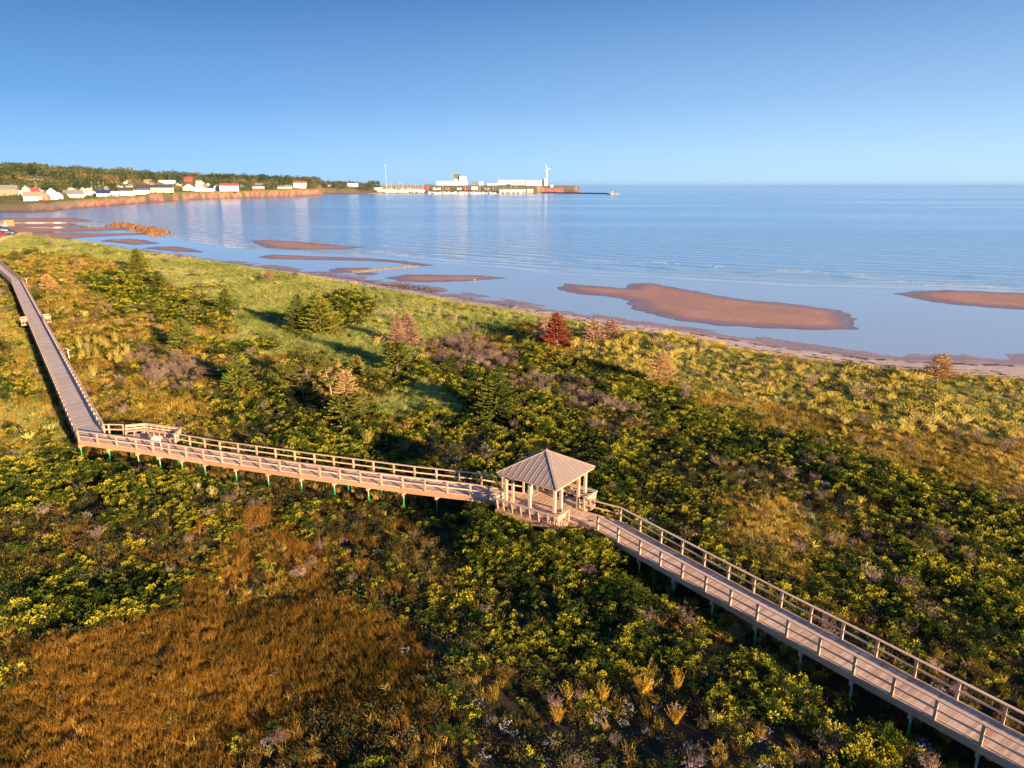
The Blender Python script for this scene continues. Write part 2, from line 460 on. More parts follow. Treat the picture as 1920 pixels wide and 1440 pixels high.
ZONES = [   # (zone, polygon in survey picture space) - later ones win
    (7, [(-200, 452), (330, 480), (500, 560), (560, 640), (520, 720), (420, 760), (250, 790), (200, 790), (40, 500), (-200, 480)]),
    (3, [(-200, 440), (60, 440), (190, 456), (420, 490), (700, 540), (1060, 600), (1200, 622), (1160, 650), (1000, 612), (870, 640), (780, 662), (700, 700), (600, 650), (520, 655), (430, 610), (330, 585), (300, 520), (200, 490), (60, 475), (-200, 478)]),
    (0, [(180, 520), (260, 505), (330, 540), (450, 580), (430, 620), (300, 610), (200, 570)]),
    (6, [(150, 530), (215, 520), (330, 560), (380, 590), (300, 610), (200, 570)]),
    (6, [(560, 590), (600, 565), (680, 555), (700, 590), (640, 625), (560, 625)]),
    (3, [(400, 640), (520, 600), (700, 620), (740, 660), (700, 700), (620, 690), (560, 660), (470, 680)]),
    (6, [(430, 650), (500, 630), (530, 650), (470, 672), (400, 665)]),
    (8, [(240, 650), (330, 660), (370, 700), (350, 730), (270, 710)]),
    (7, [(190, 700), (420, 740), (500, 800), (460, 850), (330, 815), (200, 790)]),
    (6, [(420, 740), (560, 760), (700, 800), (760, 870), (700, 880), (480, 850), (400, 800)]),
    (9, [(700, 735), (790, 722), (850, 740), (840, 762), (770, 775), (720, 765)]),
    (0, [(860, 640), (1000, 630), (1180, 700), (1180, 790), (1000, 790), (860, 720), (760, 700)]),
    (7, [(880, 630), (1000, 625), (1100, 665), (1060, 690), (960, 660), (880, 650)]),
    (8, [(780, 640), (880, 640), (960, 670), (930, 700), (860, 690), (790, 670)]),
    (8, [(960, 710), (1060, 700), (1150, 735), (1180, 790), (1120, 800), (1040, 760), (960, 730)]),
    (4, [(1060, 610), (1200, 625), (1500, 680), (1920, 718), (2300, 745), (2300, 870), (1920, 835), (1700, 792), (1500, 765), (1300, 728), (1160, 690), (1050, 640)]),
    (5, [(1160, 690), (1300, 728), (1500, 765), (1700, 792), (1920, 835), (2300, 870), (2300, 1040), (1920, 940), (1750, 905), (1600, 862), (1400, 790), (1270, 745)]),
    (6, [(960, 660), (1100, 672), (1270, 740), (1400, 790), (1600, 862), (1750, 910), (1920, 965), (2300, 1060), (2300, 1110), (1920, 1020), (1700, 965), (1500, 905), (1360, 870), (1230, 800), (1100, 735), (980, 700)]),
    (6, [(790, 770), (930, 740), (1050, 770), (1200, 820), (1340, 880), (1400, 930), (1300, 975), (1180, 960), (1060, 890), (930, 850), (800, 800)]),
    (6, [(500, 700), (700, 760), (700, 860), (600, 850), (520, 780)]),
    (10, [(1370, 870), (1560, 900), (1600, 950), (1460, 950), (1380, 910)]),
    (10, [(760, 820), (900, 835), (930, 870), (800, 870)]),
    (5, [(1330, 960), (1500, 940), (1650, 1000), (1700, 1090), (1560, 1090), (1400, 1030)]),
    (0, [(1550, 1000), (1920, 1040), (2300, 1150), (2300, 1600), (1920, 1330), (1650, 1190), (1500, 1080)]),
    (2, [(-300, 500), (0, 545), (60, 660), (130, 830), (60, 870), (0, 920), (-400, 1000)]),
    (0, [(-300, 620), (0, 640), (55, 690), (70, 740), (0, 745), (-300, 760)]),
    (6, [(-100, 880), (60, 860), (130, 830), (250, 860), (400, 890), (420, 930), (340, 960), (200, 970), (60, 960), (-100, 1000)]),
    (11, [(-300, 960), (60, 960), (300, 980), (500, 940), (560, 1000), (420, 1040), (250, 1080), (0, 1080), (-300, 1100)]),
    (6, [(40, 1110), (160, 1080), (330, 1060), (440, 1000), (480, 960), (500, 1000), (380, 1090), (330, 1130), (200, 1190), (100, 1190), (40, 1150)]),
    (6, [(500, 960), (640, 940), (900, 940), (1080, 975), (1180, 1010), (1260, 1090), (1240, 1150), (1000, 1140), (820, 1110), (700, 1110), (600, 1080), (520, 1010)]),
    (11, [(560, 960), (720, 960), (880, 1020), (880, 1100), (760, 1170), (640, 1110), (560, 1050)]),
    (6, [(900, 1150), (1180, 1160), (1260, 1200), (1320, 1240), (1240, 1300), (1100, 1300), (980, 1260), (900, 1200)]),
    (1, [(-300, 1200), (0, 1195), (180, 1200), (330, 1140), (430, 1020), (490, 945), (570, 1010), (640, 1110), (740, 1190), (780, 1260), (820, 1330), (890, 1440), (900, 1700), (-600, 1700)]),
    (2, [(-300, 1080), (20, 1070), (60, 1180), (30, 1250), (-300, 1260)]),
    (11, [(560, 1370), (640, 1335), (800, 1340), (900, 1400), (880, 1600), (500, 1600), (480, 1440)]),
    (7, [(410, 1080), (500, 1010), (560, 1070), (520, 1130), (430, 1140)]),
    (10, [(760, 1200), (850, 1220), (880, 1330), (820, 1300), (770, 1240)]),
    (10, [(900, 1330), (1150, 1380), (1300, 1340), (1500, 1400), (1500, 1600), (950, 1600)]),
]
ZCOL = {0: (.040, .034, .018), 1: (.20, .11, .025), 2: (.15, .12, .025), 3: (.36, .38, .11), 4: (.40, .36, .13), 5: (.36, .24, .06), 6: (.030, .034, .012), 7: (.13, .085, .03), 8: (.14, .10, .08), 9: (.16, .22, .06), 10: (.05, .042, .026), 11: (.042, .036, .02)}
def zone_of(X, Y, scatter_px=0.0):
    px, py = PIX(X, Y, 1.2)
    s = np.clip((py - 440) / 500, .12, 1.2)
    if scatter_px:
        px = px + nrg.normal(0, scatter_px, X.shape) * s; py = py + nrg.normal(0, scatter_px * .7, X.shape) * s
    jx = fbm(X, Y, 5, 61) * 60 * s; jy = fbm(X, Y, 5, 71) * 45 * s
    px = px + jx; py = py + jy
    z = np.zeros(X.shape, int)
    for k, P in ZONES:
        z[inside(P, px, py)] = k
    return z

def grid_mesh(name, X, Y, Z, mat, attrs=None, colour=None, smooth=True):
    nr, nc = X.shape
    me = bpy.data.meshes.new(name)
    co = np.stack([X, Y, Z], -1).reshape(-1, 3).astype(np.float32)
    i = np.arange((nr - 1) * (nc - 1)); r = i // (nc - 1); c = i % (nc - 1)
    a = r * nc + c
    f = np.stack([a, a + 1, a + nc + 1, a + nc], -1).astype(np.int32)
    me.vertices.add(len(co)); me.vertices.foreach_set('co', co.ravel())
    me.loops.add(f.size); me.loops.foreach_set('vertex_index', f.ravel())
    me.polygons.add(len(f)); me.polygons.foreach_set('loop_start', np.arange(0, f.size, 4, dtype=np.int32)); me.polygons.foreach_set('loop_total', np.full(len(f), 4, np.int32))
    me.polygons.foreach_set('use_smooth', np.ones(len(f), bool))
    if colour is not None:
        at = me.color_attributes.new('tone', 'FLOAT_COLOR', 'POINT')
        cc = np.concatenate([colour.reshape(-1, 3), np.ones((len(co), 1))], 1).astype(np.float32)
        at.data.foreach_set('color', cc.ravel())
    for k, v in (attrs or {}).items():
        at = me.attributes.new(k, 'FLOAT', 'POINT'); at.data.foreach_set('value', v.ravel().astype(np.float32))
    me.materials.append(mat)
    me.update(); me.validate()
    return link(bpy.data.objects.new(name, me))

# rows: dense near, wider apart with distance; columns: fan of azimuths (regular fan, reaches past the frame)
rows = np.concatenate([np.array([-60, 0, 12]), 22 * np.exp(np.linspace(0, math.log(320 / 22), 430)), 320 * np.exp(np.linspace(0, math.log(6500 / 320), 250)[1:]), np.array([9000, 20000, 60000])])
cols = np.concatenate([np.linspace(-2.2, -.86, 14)[:-1], np.linspace(-.86, .86, 520), np.linspace(.86, 2.2, 14)[1:]])
TX = np.maximum(rows, 22)[:, None] * cols[None, :]
TY = np.repeat(rows[:, None], len(cols), 1)
def terrain_z(X, Y):
    X = np.asarray(X, float); Y = np.asarray(Y, float)
    z = np.full(X.shape, -3.0)
    n = Y < 620
    nz = near_z(X[n], Y[n])
    z[n] = nz[0]
    f = Y > 430
    fx = 960 + 1333 * X[f] / np.maximum(Y[f] * CP + CAM_H * SP, 1)
    fz = far_z(fx, Y[f])
    z[f] = np.maximum(z[f], fz[0])
    return z, n, nz, f, fx, fz
def ground_at(x, y):
    return float(terrain_z(np.array([float(x)]), np.array([float(y)]))[0][0])
TZ, n_, nz_, f_, fx_, fz_ = terrain_z(TX, TY)
tone = np.zeros(TX.shape + (3,)); tone[...] = (.16, .10, .075)
wet = np.zeros(TX.shape); kind_a = np.zeros(TX.shape)
# near land colours
Xn, Yn = TX[n_], TY[n_]
_, iV, iW, dV, dW, bar = nz_
zn = zone_of(Xn, Yn)
cn = np.zeros((len(Xn), 3)); cn[...] = (.19, .115, .085)
beach = iW & ~iV
t = np.clip((TZ[n_] - .10) / .12, 0, 1)[:, None]
cb = (1 - t) * np.array((.36, .225, .185)) + t * np.array((.70, .52, .42))
weedline = (np.abs(dW / (dV + dW + 1e-6) - .42 - .12 * fbm(Xn, Yn, 6, 91)) < .035) & (vn(Xn, Yn, 1.3, 92) > -.05)
cb[weedline] = (.10, .06, .04)
cn[beach] = cb[beach]
onbar = bar > .02
tb = np.clip(bar / .2, 0, 1)[:, None]
cbar = (1 - tb) * np.array((.24, .14, .115)) + tb * np.array((.50, .27, .19))
cn[onbar & ~iW] = cbar[onbar & ~iW]
zc_ = np.array([ZCOL[k] for k in range(12)])
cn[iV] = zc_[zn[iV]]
sandy = iV & (((zn == 4) & (fbm(Xn, Yn, 4, 95) > .42)) | (dV < 1.6 + 1.5 * vn(Xn, Yn, 2.5, 96)))
cn[sandy] = (.58, .44, .35)
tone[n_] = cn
wn_ = np.zeros(len(Xn)); wn_[~iV] = np.clip(1.0 - TZ[n_][~iV] / .30, 0, 1); wet[n_] = wn_
kk = np.zeros(len(Xn)); kk[iV] = 1; kind_a[n_] = kk
# far land colours
Yf = TY[f_]; a_, dd_ = fz_[1], fz_[2]
cf = np.zeros((len(Yf), 3)); cf[...] = (.19, .115, .085)
green = (a_ >= .93)
cf[(a_ > 0) & ~green] = (.50, .21, .135)
band = (a_ > 0) & ~green & (vn(fx_ * .5 + a_ * 9, a_ * 30, 6, 14) > .14)
cf[band] = (.56, .29, .17)
cf[(a_ > .70) & ~green & (vn(fx_, a_ * 8, 5, 17) > -.1)] = (.30, .24, .10)
cf[(a_ > 0) & (a_ < .12)] = (.20, .10, .07)
soft = (a_ > 0) & ((fx_ < 118) | ((fx_ > 602) & (fx_ < 1012)))
cf[soft & ~green] = (.26, .19, .08)
cf[(a_ > 0) & (fx_ < 150) & (fx_ > 60) & ~green] = (.34, .22, .14)
cf[soft & ~green & (a_ < .25)] = (.24, .13, .08)
cf[(a_ > 0) & ~green & (fx_ > 1012)] = (.62, .20, .14)
cf[green] = (.19, .21, .05)
cf[green & (fx_ > 712)] = (.27, .22, .11)
g2 = green & (fx_ < 712) & (fbm(fx_, Yf, 25, 15) > .05)
cf[g2] = (.28, .21, .07)
tf = tone[f_]; use = dd_ > 0; tf[use] = cf[use]; tone[f_] = tf
kf = kind_a[f_]; kf[use & green] = 1; kind_a[f_] = kf
wf = wet[f_]; wf[use] = 0; wet[f_] = wf

m, nt, b = new_mat('ground_surface')
at = N(nt, 'ShaderNodeAttribute', attribute_name='tone')
aw = N(nt, 'ShaderNodeAttribute', attribute_name='wet'); ak = N(nt, 'ShaderNodeAttribute', attribute_name='kind_land')
P_ = wpos(nt)
n1 = N(nt, 'ShaderNodeTexNoise'); n1.inputs['Scale'].default_value = .9; n1.inputs['Detail'].default_value = 8; n1.inputs['Roughness'].default_value = .7
n2 = N(nt, 'ShaderNodeTexNoise'); n2.inputs['Scale'].default_value = .09; n2.inputs['Detail'].default_value = 5
nt.links.new(P_, n1.inputs['Vector']); nt.links.new(P_, n2.inputs['Vector'])
f1 = math_n(nt, 'ADD', math_n(nt, 'MULTIPLY', n1.outputs['Fac'], 1.0), math_n(nt, 'MULTIPLY', n2.outputs['Fac'], .9))
fr = ramp(nt, [(.0, (.45, .45, .45)), (1.0, (1.55, 1.55, 1.55))], math_n(nt, 'MULTIPLY', f1, .53))
mul = N(nt, 'ShaderNodeMix', data_type='RGBA', blend_type='MULTIPLY'); mul.inputs[0].default_value = 1
sw = N(nt, 'ShaderNodeTexWave'); sw.inputs['Scale'].default_value = .45; sw.inputs['Distortion'].default_value = 9; sw.inputs['Detail'].default_value = 4; sw.inputs['Detail Scale'].default_value = 1.6; sw.bands_direction = 'Y'
nt.links.new(P_, sw.inputs['Vector'])
sand_ = math_n(nt, 'SUBTRACT', 1.0, ak.outputs['Fac'])
sr = math_n(nt, 'ADD', 1.0, math_n(nt, 'MULTIPLY', math_n(nt, 'MULTIPLY', math_n(nt, 'SUBTRACT', sw.outputs['Fac'], .5), .38), sand_))
vs_ = N(nt, 'ShaderNodeVectorMath', operation='SCALE'); nt.links.new(fr.outputs[0], vs_.inputs[0]); nt.links.new(sr, vs_.inputs['Scale'])
nt.links.new(at.outputs['Color'], mul.inputs[6]); nt.links.new(vs_.outputs[0], mul.inputs[7])
nt.links.new(mul.outputs[2], b.inputs['Base Color'])
rr = N(nt, 'ShaderNodeMapRange'); rr.inputs['To Min'].default_value = .9; rr.inputs['To Max'].default_value = .20
nt.links.new(aw.outputs['Fac'], rr.inputs['Value']); nt.links.new(rr.outputs[0], b.inputs['Roughness'])
wv = N(nt, 'ShaderNodeTexWave'); wv.inputs['Scale'].default_value = 1.6; wv.inputs['Distortion'].default_value = 6; wv.inputs['Detail'].default_value = 3; wv.bands_direction = 'Y'
nt.links.new(P_, wv.inputs['Vector'])
hh = math_n(nt, 'ADD', math_n(nt, 'MULTIPLY', math_n(nt, 'MULTIPLY', wv.outputs['Fac'], .05), math_n(nt, 'SUBTRACT', 1.0, ak.outputs['Fac'])), math_n(nt, 'MULTIPLY', n1.outputs['Fac'], .12))
sp_ = math_n(nt, 'SUBTRACT', .45, math_n(nt, 'MULTIPLY', ak.outputs['Fac'], .43)); nt.links.new(sp_, b.inputs['Specular IOR Level'])
bp = N(nt, 'ShaderNodeBump'); bp.inputs['Strength'].default_value = .6; bp.inputs['Distance'].default_value = 1.0
nt.links.new(hh, bp.inputs['Height']); nt.links.new(bp.outputs[0], b.inputs['Normal'])
M['ground'] = m
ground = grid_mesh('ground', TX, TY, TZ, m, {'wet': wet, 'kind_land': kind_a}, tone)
tag(ground, 'coastal ground with dunes, red sand beach and far red cliffs', kind='structure')

# ------------------------------------------------------------------ sea
srows = np.concatenate([35 * np.exp(np.linspace(0, math.log(90000 / 35), 330))])
scols = np.linspace(-2.2, 2.2, 420)
SX = srows[:, None] * scols[None, :]; SY = np.repeat(srows[:, None], len(scols), 1)
ds = pdist(WAT, SX, SY)
OFF = [G(x, y) for x, y in [(-500, 405), (150, 415), (330, 440), (460, 462), (700, 476), (900, 492), (1050, 505), (1250, 515), (1500, 528), (1700, 535), (1920, 545), (2400, 560)]]
OPOLY = OFF + [(600, -200), (-900, -200)]
do = pdist(OFF, SX, SY); so_ = np.where(inside(OPOLY, SX, SY), -do, do)
rough = np.clip((so_ + 14) / 22, 0, 1)
deep = np.clip((so_ + 10) / 260, 0, 1)
m, nt, b = new_mat('sea_water')
ar = N(nt, 'ShaderNodeAttribute', attribute_name='rough'); ad = N(nt, 'ShaderNodeAttribute', attribute_name='deep')
P_ = wpos(nt)
mp = N(nt, 'ShaderNodeMapping'); mp.inputs['Rotation'].default_value = (0, 0, math.radians(12)); mp.inputs['Scale'].default_value = (.28, 1, 1)
nt.links.new(P_, mp.inputs['Vector'])
w1 = N(nt, 'ShaderNodeTexNoise'); w1.inputs['Scale'].default_value = .55; w1.inputs['Detail'].default_value = 6; w1.inputs['Roughness'].default_value = .55
w2 = N(nt, 'ShaderNodeTexNoise'); w2.inputs['Scale'].default_value = .045; w2.inputs['Detail'].default_value = 4
for w in (w1, w2): nt.links.new(mp.outputs[0], w.inputs['Vector'])
w3 = N(nt, 'ShaderNodeTexNoise'); w3.inputs['Scale'].default_value = .0045; w3.inputs['Detail'].default_value = 4
nt.links.new(mp.outputs[0], w3.inputs['Vector'])
ao = N(nt, 'ShaderNodeAttribute', attribute_name='offshore')
ph = math_n(nt, 'ADD', math_n(nt, 'MULTIPLY', ao.outputs['Fac'], .62), math_n(nt, 'MULTIPLY', w2.outputs['Fac'], 16.0))
near_surf = math_n(nt, 'ADD', 1.0, math_n(nt, 'MULTIPLY', math_n(nt, 'EXPONENT', math_n(nt, 'MULTIPLY', math_n(nt, 'ABSOLUTE', math_n(nt, 'SUBTRACT', ao.outputs['Fac'], 14.0)), -.045)), 3.5))
swell = math_n(nt, 'MULTIPLY', math_n(nt, 'MULTIPLY', math_n(nt, 'SINE', ph), .22), near_surf)
hgt = math_n(nt, 'ADD', math_n(nt, 'ADD', math_n(nt, 'MULTIPLY', w1.outputs['Fac'], .75), math_n(nt, 'MULTIPLY', w2.outputs['Fac'], 1.6)), swell)
stg = math_n(nt, 'ADD', math_n(nt, 'MULTIPLY', ar.outputs['Fac'], .42), .02)
stg = math_n(nt, 'MULTIPLY', stg, math_n(nt, 'ADD', math_n(nt, 'MULTIPLY', math_n(nt, 'SUBTRACT', w3.outputs['Fac'], .42), 6.0), .55))
bp = N(nt, 'ShaderNodeBump'); bp.inputs['Distance'].default_value = 1.0
nt.links.new(hgt, bp.inputs['Height']); nt.links.new(stg, bp.inputs['Strength']); nt.links.new(bp.outputs[0], b.inputs['Normal'])
cr = ramp(nt, [(0, (.42, .53, .62)), (.10, (.25, .44, .66)), (1, (.15, .38, .68))], ad.outputs['Fac'])
nt.links.new(cr.outputs[0], b.inputs['Base Color'])
nt.links.new(math_n(nt, 'ADD', math_n(nt, 'MULTIPLY', ar.outputs['Fac'], .07), .05), b.inputs['Roughness'])
b.inputs['IOR'].default_value = 1.333
b.inputs['Specular IOR Level'].default_value = .5
M['sea'] = m
sea = grid_mesh('sea', SX, SY, SX * 0, m, {'rough': rough, 'deep': deep, 'offshore': np.clip(so_, -50, 2000)})
tag(sea, 'calm blue bay water with shallow tidal pools', kind='structure')

# thin breaking wave crests along the bar line
mb = MB()
r_ = random.Random(5)
crests = [(480, 458, 30), (545, 464, 18), (600, 462, 20), (690, 472, 26), (760, 478, 26), (935, 485, 22), (985, 487, 20), (1150, 491, 40), (1060, 494, 24), (1240, 493, 26), (1490, 508, 34), (1570, 511, 46), (1640, 521, 30), (1820, 537, 60), (1890, 540, 50), (1760, 534, 24), (140, 411.5, 24), (165, 413, 16), (1350, 500, 20), (1700, 527, 22)]
for px, py, w in crests:
    for q in range(7):
        cx = px + r_.uniform(-w * 1.2, w * 1.2); cy = py + r_.uniform(-1.6, 1.6) * (q > 0) + (cx - px) * .045; ww = w * r_.uniform(.4, 1.5) * (1 if q == 0 else .7)
        n = 12
        top = []
        for i in range(n + 1):
            u = i / n; x, y = G(cx - ww / 2 + ww * u, cy + 1.2 * math.sin(u * 5 + q) * .3)
            th = (math.sin(math.pi * u) ** .6) * r_.uniform(.5, 1.0)
            top.append((x, y, th))
        vs = []
        for x, y, th in top:
            vs += [(x, y - .10 * th, .004), (x, y, .01 + .03 * th), (x, y + .09 * th, .004)]
        fs = []
        for i in range(n):
            a = i * 3
            fs += [(a, a + 3, a + 4, a + 1), (a + 1, a + 4, a + 5, a + 2)]
        mb.add(vs, fs)
foam = mb.build('wave_foam', plain('foam', (.50, .55, .60), .8, .2))
tag(foam, 'thin white crests of small waves breaking over the offshore bars', 'foam', kind='stuff')

# ------------------------------------------------------------------ boardwalk
bw = empty('boardwalk', (0, 40, 1.0), 0, 'long raised wooden boardwalk with railings on steel piles across the dunes', 'boardwalk')
BWI = Vector(bw.location)
def bwb(mb, name, mat_):
    mb.v = [(x - BWI.x, y - BWI.y, z - BWI.z) for x, y, z in mb.v]
    return mb.build(name, mat_, bw)
def lerp(a, b, t): return (a[0] + (b[0] - a[0]) * t, a[1] + (b[1] - a[1]) * t)
def dist(a, b): return math.hypot(a[0] - b[0], a[1] - b[1])

# deck planks, laid across from the near to the far side
pl = []
for k in range(len(NEAR) - 1):
    if k == 9: continue                       # the gazebo floor fills this stretch
    n0, n1, f0, f1 = NEAR[k], NEAR[k + 1], FAR[k], FAR[k + 1]
    L = (dist(n0, n1) + dist(f0, f1)) / 2
    c = max(1, round(L / .145))
    for i in range(c):
        t0, t1 = (i + .025) / c, (i + .975) / c
        pl.append((k, [lerp(n0, n1, t0), lerp(n0, n1, t1), lerp(f0, f1, t1), lerp(f0, f1, t0)]))
LOOK_IN = [(-38.75, 64.25), (-37.1, 63.75), (-35.1, 63.12), (-31.35, 61.9)]
LOOK_OUT = [(-38.70, 64.33), (-37.15, 64.35), (-35.25, 64.95), (-31.1, 63.45)]
for k in range(3):
    n0, n1, f0, f1 = LOOK_IN[k], LOOK_IN[k + 1], LOOK_OUT[k], LOOK_OUT[k + 1]
    c = round(dist(n0, n1) / .145)
    for i in range(c):
        t0, t1 = (i + .025) / c, (i + .975) / c
        pl.append((3.5, [lerp(n0, n1, t0), lerp(n0, n1, t1), lerp(f0, f1, t1), lerp(f0, f1, t0)]))
pl.sort(key=lambda q: q[1][0][0] ** 2 + q[1][0][1] ** 2)
def plank_pts(q, dz):
    z0, z1 = DECK - .045 + dz, DECK + dz
    return [(x, y, z0) for x, y in q] + [(x, y, z1) for x, y in q]
rest = MB(); grey_slot = []
for i, (k, q) in enumerate(pl):
    cx, cy = sum(p[0] for p in q) / 4, sum(p[1] for p in q) / 4
    dz = rnd.uniform(-.003, .003)
    if i < 285 and dist((cx, cy), (0, 0)) > 24:
        mb = MB(); mb.hexa(plank_pts(q, dz)); bwb(mb, 'plank', M['plank'])
    else:
        rest.hexa(plank_pts(q, dz)); grey_slot += [1 if k < 3 else 0] * 6
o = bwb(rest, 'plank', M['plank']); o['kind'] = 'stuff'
o.data.materials.append(M['plank_grey'])  # greyer wood tone for the planks of the long left leg
o.data.polygons.foreach_set('material_index', grey_slot)

# railings
def offs(line, d):
    out = []
    for i, p in enumerate(line):
        a = line[max(0, i - 1)]; c = line[min(len(line) - 1, i + 1)]
        dx, dy = c[0] - a[0], c[1] - a[1]; L = math.hypot(dx, dy)
        out.append((p[0] - dy / L * d, p[1] + dx / L * d))
    return out
def along(line, step):
    """points spaced by about step that include every corner"""
    out = []
    for a, b in zip(line[:-1], line[1:]):
        n = max(1, round(dist(a, b) / step))
        out += [lerp(a, b, i / n) for i in range(n)]
    return out + [line[-1]]
RH = 1.06
def railing(line, step=1.94, posts=True):
    pts = along(line, step)
    for i, p in enumerate(pts):
        mb = MB()
        a = pts[min(i, len(pts) - 2)]; c = pts[min(i + 1, len(pts) - 1)]
        ang = math.atan2(c[1] - a[1], c[0] - a[0])
        w = .062
        cs, sn = math.cos(ang), math.sin(ang)
        q = [(p[0] + cs * u * w - sn * v * w, p[1] + sn * u * w + cs * v * w) for u, v in ((-1, -1), (1, -1), (1, 1), (-1, 1))]
        mb.hexa([(x, y, DECK - .32) for x, y in q] + [(x, y, DECK + RH - .052) for x, y in q])
        bwb(mb, 'post', M['post'])
    for i in range(len(pts) - 1):
        a, c = pts[i], pts[i + 1]
        d = Vector((c[0] - a[0], c[1] - a[1], 0)).normalized()
        mb = MB(); mb.beam((a[0] + d.x * .064, a[1] + d.y * .064, DECK + .53), (c[0] - d.x * .064, c[1] - d.y * .064, DECK + .53), .042, .10); bwb(mb, 'middle_rail', M['rail'])
    i = 0
    while i < len(pts) - 1:       # cap boards run over two bays, but never round a corner
        j = i + 1
        if j < len(pts) - 1:
            a, b_, c = pts[i], pts[j], pts[j + 1]
            t1 = math.atan2(b_[1] - a[1], b_[0] - a[0]); t2 = math.atan2(c[1] - b_[1], c[0] - b_[0])
            if abs(t1 - t2) < .005: j += 1
        a, c = pts[i], pts[j]
        d = Vector((c[0] - a[0], c[1] - a[1], 0)).normalized()
        mb = MB(); mb.beam((a[0] + d.x * .002, a[1] + d.y * .002, DECK + RH - .027), (c[0] - d.x * .002, c[1] - d.y * .002, DECK + RH - .027), .16, .048); bwb(mb, 'top_rail', M['rail'])
        i = j
near_in = offs(NEAR, .045); far_in = offs(FAR, -.045)
railing(near_in[:10]); railing(near_in[10:])
railing(far_in[:3] + [(-38.95, 64.3), (-38.55, 64.38), (-37.12, 64.28)])
railing([(-31.05, 61.78)] + far_in[5:10]); railing(far_in[10:])

# edge boards, joists and piles
def edge(line, d, z0, z1, w, name, mat_, step=5.4):
    L = offs(line, d)
    pts = along(L, step)
    for a, c in zip(pts[:-1], pts[1:]):
        mb = MB(); mb.beam((a[0], a[1], (z0 + z1) / 2), (c[0], c[1], (z0 + z1) / 2), w, z1 - z0); bwb(mb, name, mat_)
for seg in (slice(0, 10), slice(10, 18)):
    edge(NEAR[seg], -.035, DECK - .34, DECK - .012, .05, 'fascia_board', M['fascia'])
    edge(FAR[seg], .035, DECK - .34, DECK - .012, .05, 'fascia_board', M['fascia'])
    edge(NEAR[seg], .15, DECK + .003, DECK + .055, .075, 'kerb_board', M['rail'])
    edge(FAR[seg], -.15, DECK + .003, DECK + .055, .075, 'kerb_board', M['rail'])
for seg in (slice(0, 10), slice(10, 18)):
    N_, F_ = along(NEAR[seg], 2.85), along(FAR[seg], 2.85)
    npn = len(N_)
    for i, p in enumerate(N_):
        f = min(F_, key=lambda q: dist(q, p))
        v = Vector((f[0] - p[0], f[1] - p[1], 0)).normalized()
        a = (p[0] - v.x * .10, p[1] - v.y * .10); c = (f[0] + v.x * .10, f[1] + v.y * .10)
        mb = MB(); mb.beam((a[0], a[1], DECK - .47), (c[0], c[1], DECK - .47), .15, .25); bwb(mb, 'cross_beam', M['fascia'])
        for q in ((p[0] + v.x * .08, p[1] + v.y * .08), (f[0] - v.x * .08, f[1] - v.y * .08)):
            if len([1 for ch in bw.children if ch.name.startswith('pile')]) > 280: continue
            g = ground_at(*q)
            sp = DECK - .60 - rnd.choice([.25, .45, .5, .7])
            mb = MB(); mb.cyl((q[0], q[1], sp), (q[0], q[1], DECK - .60), .055, .055, 8); pi = bwb(mb, 'pile', M['steel'])
            mb = MB(); mb.cyl((q[0], q[1], g - .4), (q[0], q[1], sp - .001), .057, .057, 8)
            mb.v = [(x - BWI.x, y - BWI.y, z - BWI.z) for x, y, z in mb.v]
            mb.build('green_coating', M['green'], pi)

# ------------------------------------------------------------------ gazebo
GC = (2.51, 48.5); E1 = (.807, -.59); E2 = (.59, .807)
GA = math.atan2(E1[1], E1[0])
gz = empty('gazebo', (GC[0], GC[1], DECK), GA, 'open wooden gazebo with square hipped metal roof over the boardwalk', 'gazebo')
# floor planks run across the walkway
c = round(5.4 / .145)
for i in range(c):
    x0, x1 = -2.7 + 5.4 * (i + .04) / c, -2.7 + 5.4 * (i + .96) / c
    mb = MB(); dz = rnd.uniform(-.003, .003); mb.box(x0, x1, -2.55, 2.55, -.045 + dz, dz); mb.build('floor_plank', M['plank'], gz)
for (a, b_, c_, d_) in ((-2.7, 2.7, -2.60, -2.552), (-2.7, 2.7, 2.552, 2.60), (-2.75, -2.702, -2.6, 2.6), (2.702, 2.75, -2.6, 2.6)):
    mb = MB(); mb.box(a, b_, c_, d_, -.32, -.012); mb.build('rim_board', M['fascia'], gz)
for a in (-2.2, 0, 2.2):
    for b_ in (-2.2, 0, 2.2):
        mb = MB(); mb.box(a - .09, a + .09, b_ - .09, b_ + .09, -2.0, -.05); mb.build('support_post', M['fascia'], gz)
PC = [(-2.1, -2.1), (0, -2.1), (2.1, -2.1), (2.1, 2.1), (0, 2.1), (-2.1, 2.1), (-2.1, -1.25), (-2.1, 1.12), (2.1, -1.25), (2.1, 1.12)]
for a, b_ in PC:
    mb = MB(); mb.box(a - .095, a + .095, b_ - .095, b_ + .095, .002, 2.86)
    po = mb.build('post', M['white_post'], gz)
    mb = MB(); mb.box(a - .115, a + .115, b_ - .115, b_ + .115, .001, .16); mb.build('post_base', M['fascia'], po)
for (a, b_, c_, d_) in ((-2.2, 2.2, -2.19, -2.01), (-2.2, 2.2, 2.01, 2.19), (-2.19, -2.01, -2.008, 2.008), (2.01, 2.19, -2.008, 2.008)):
    mb = MB(); mb.box(a, b_, c_, d_, 2.64, 2.862); mb.build('roof_beam', M['fascia'], gz)
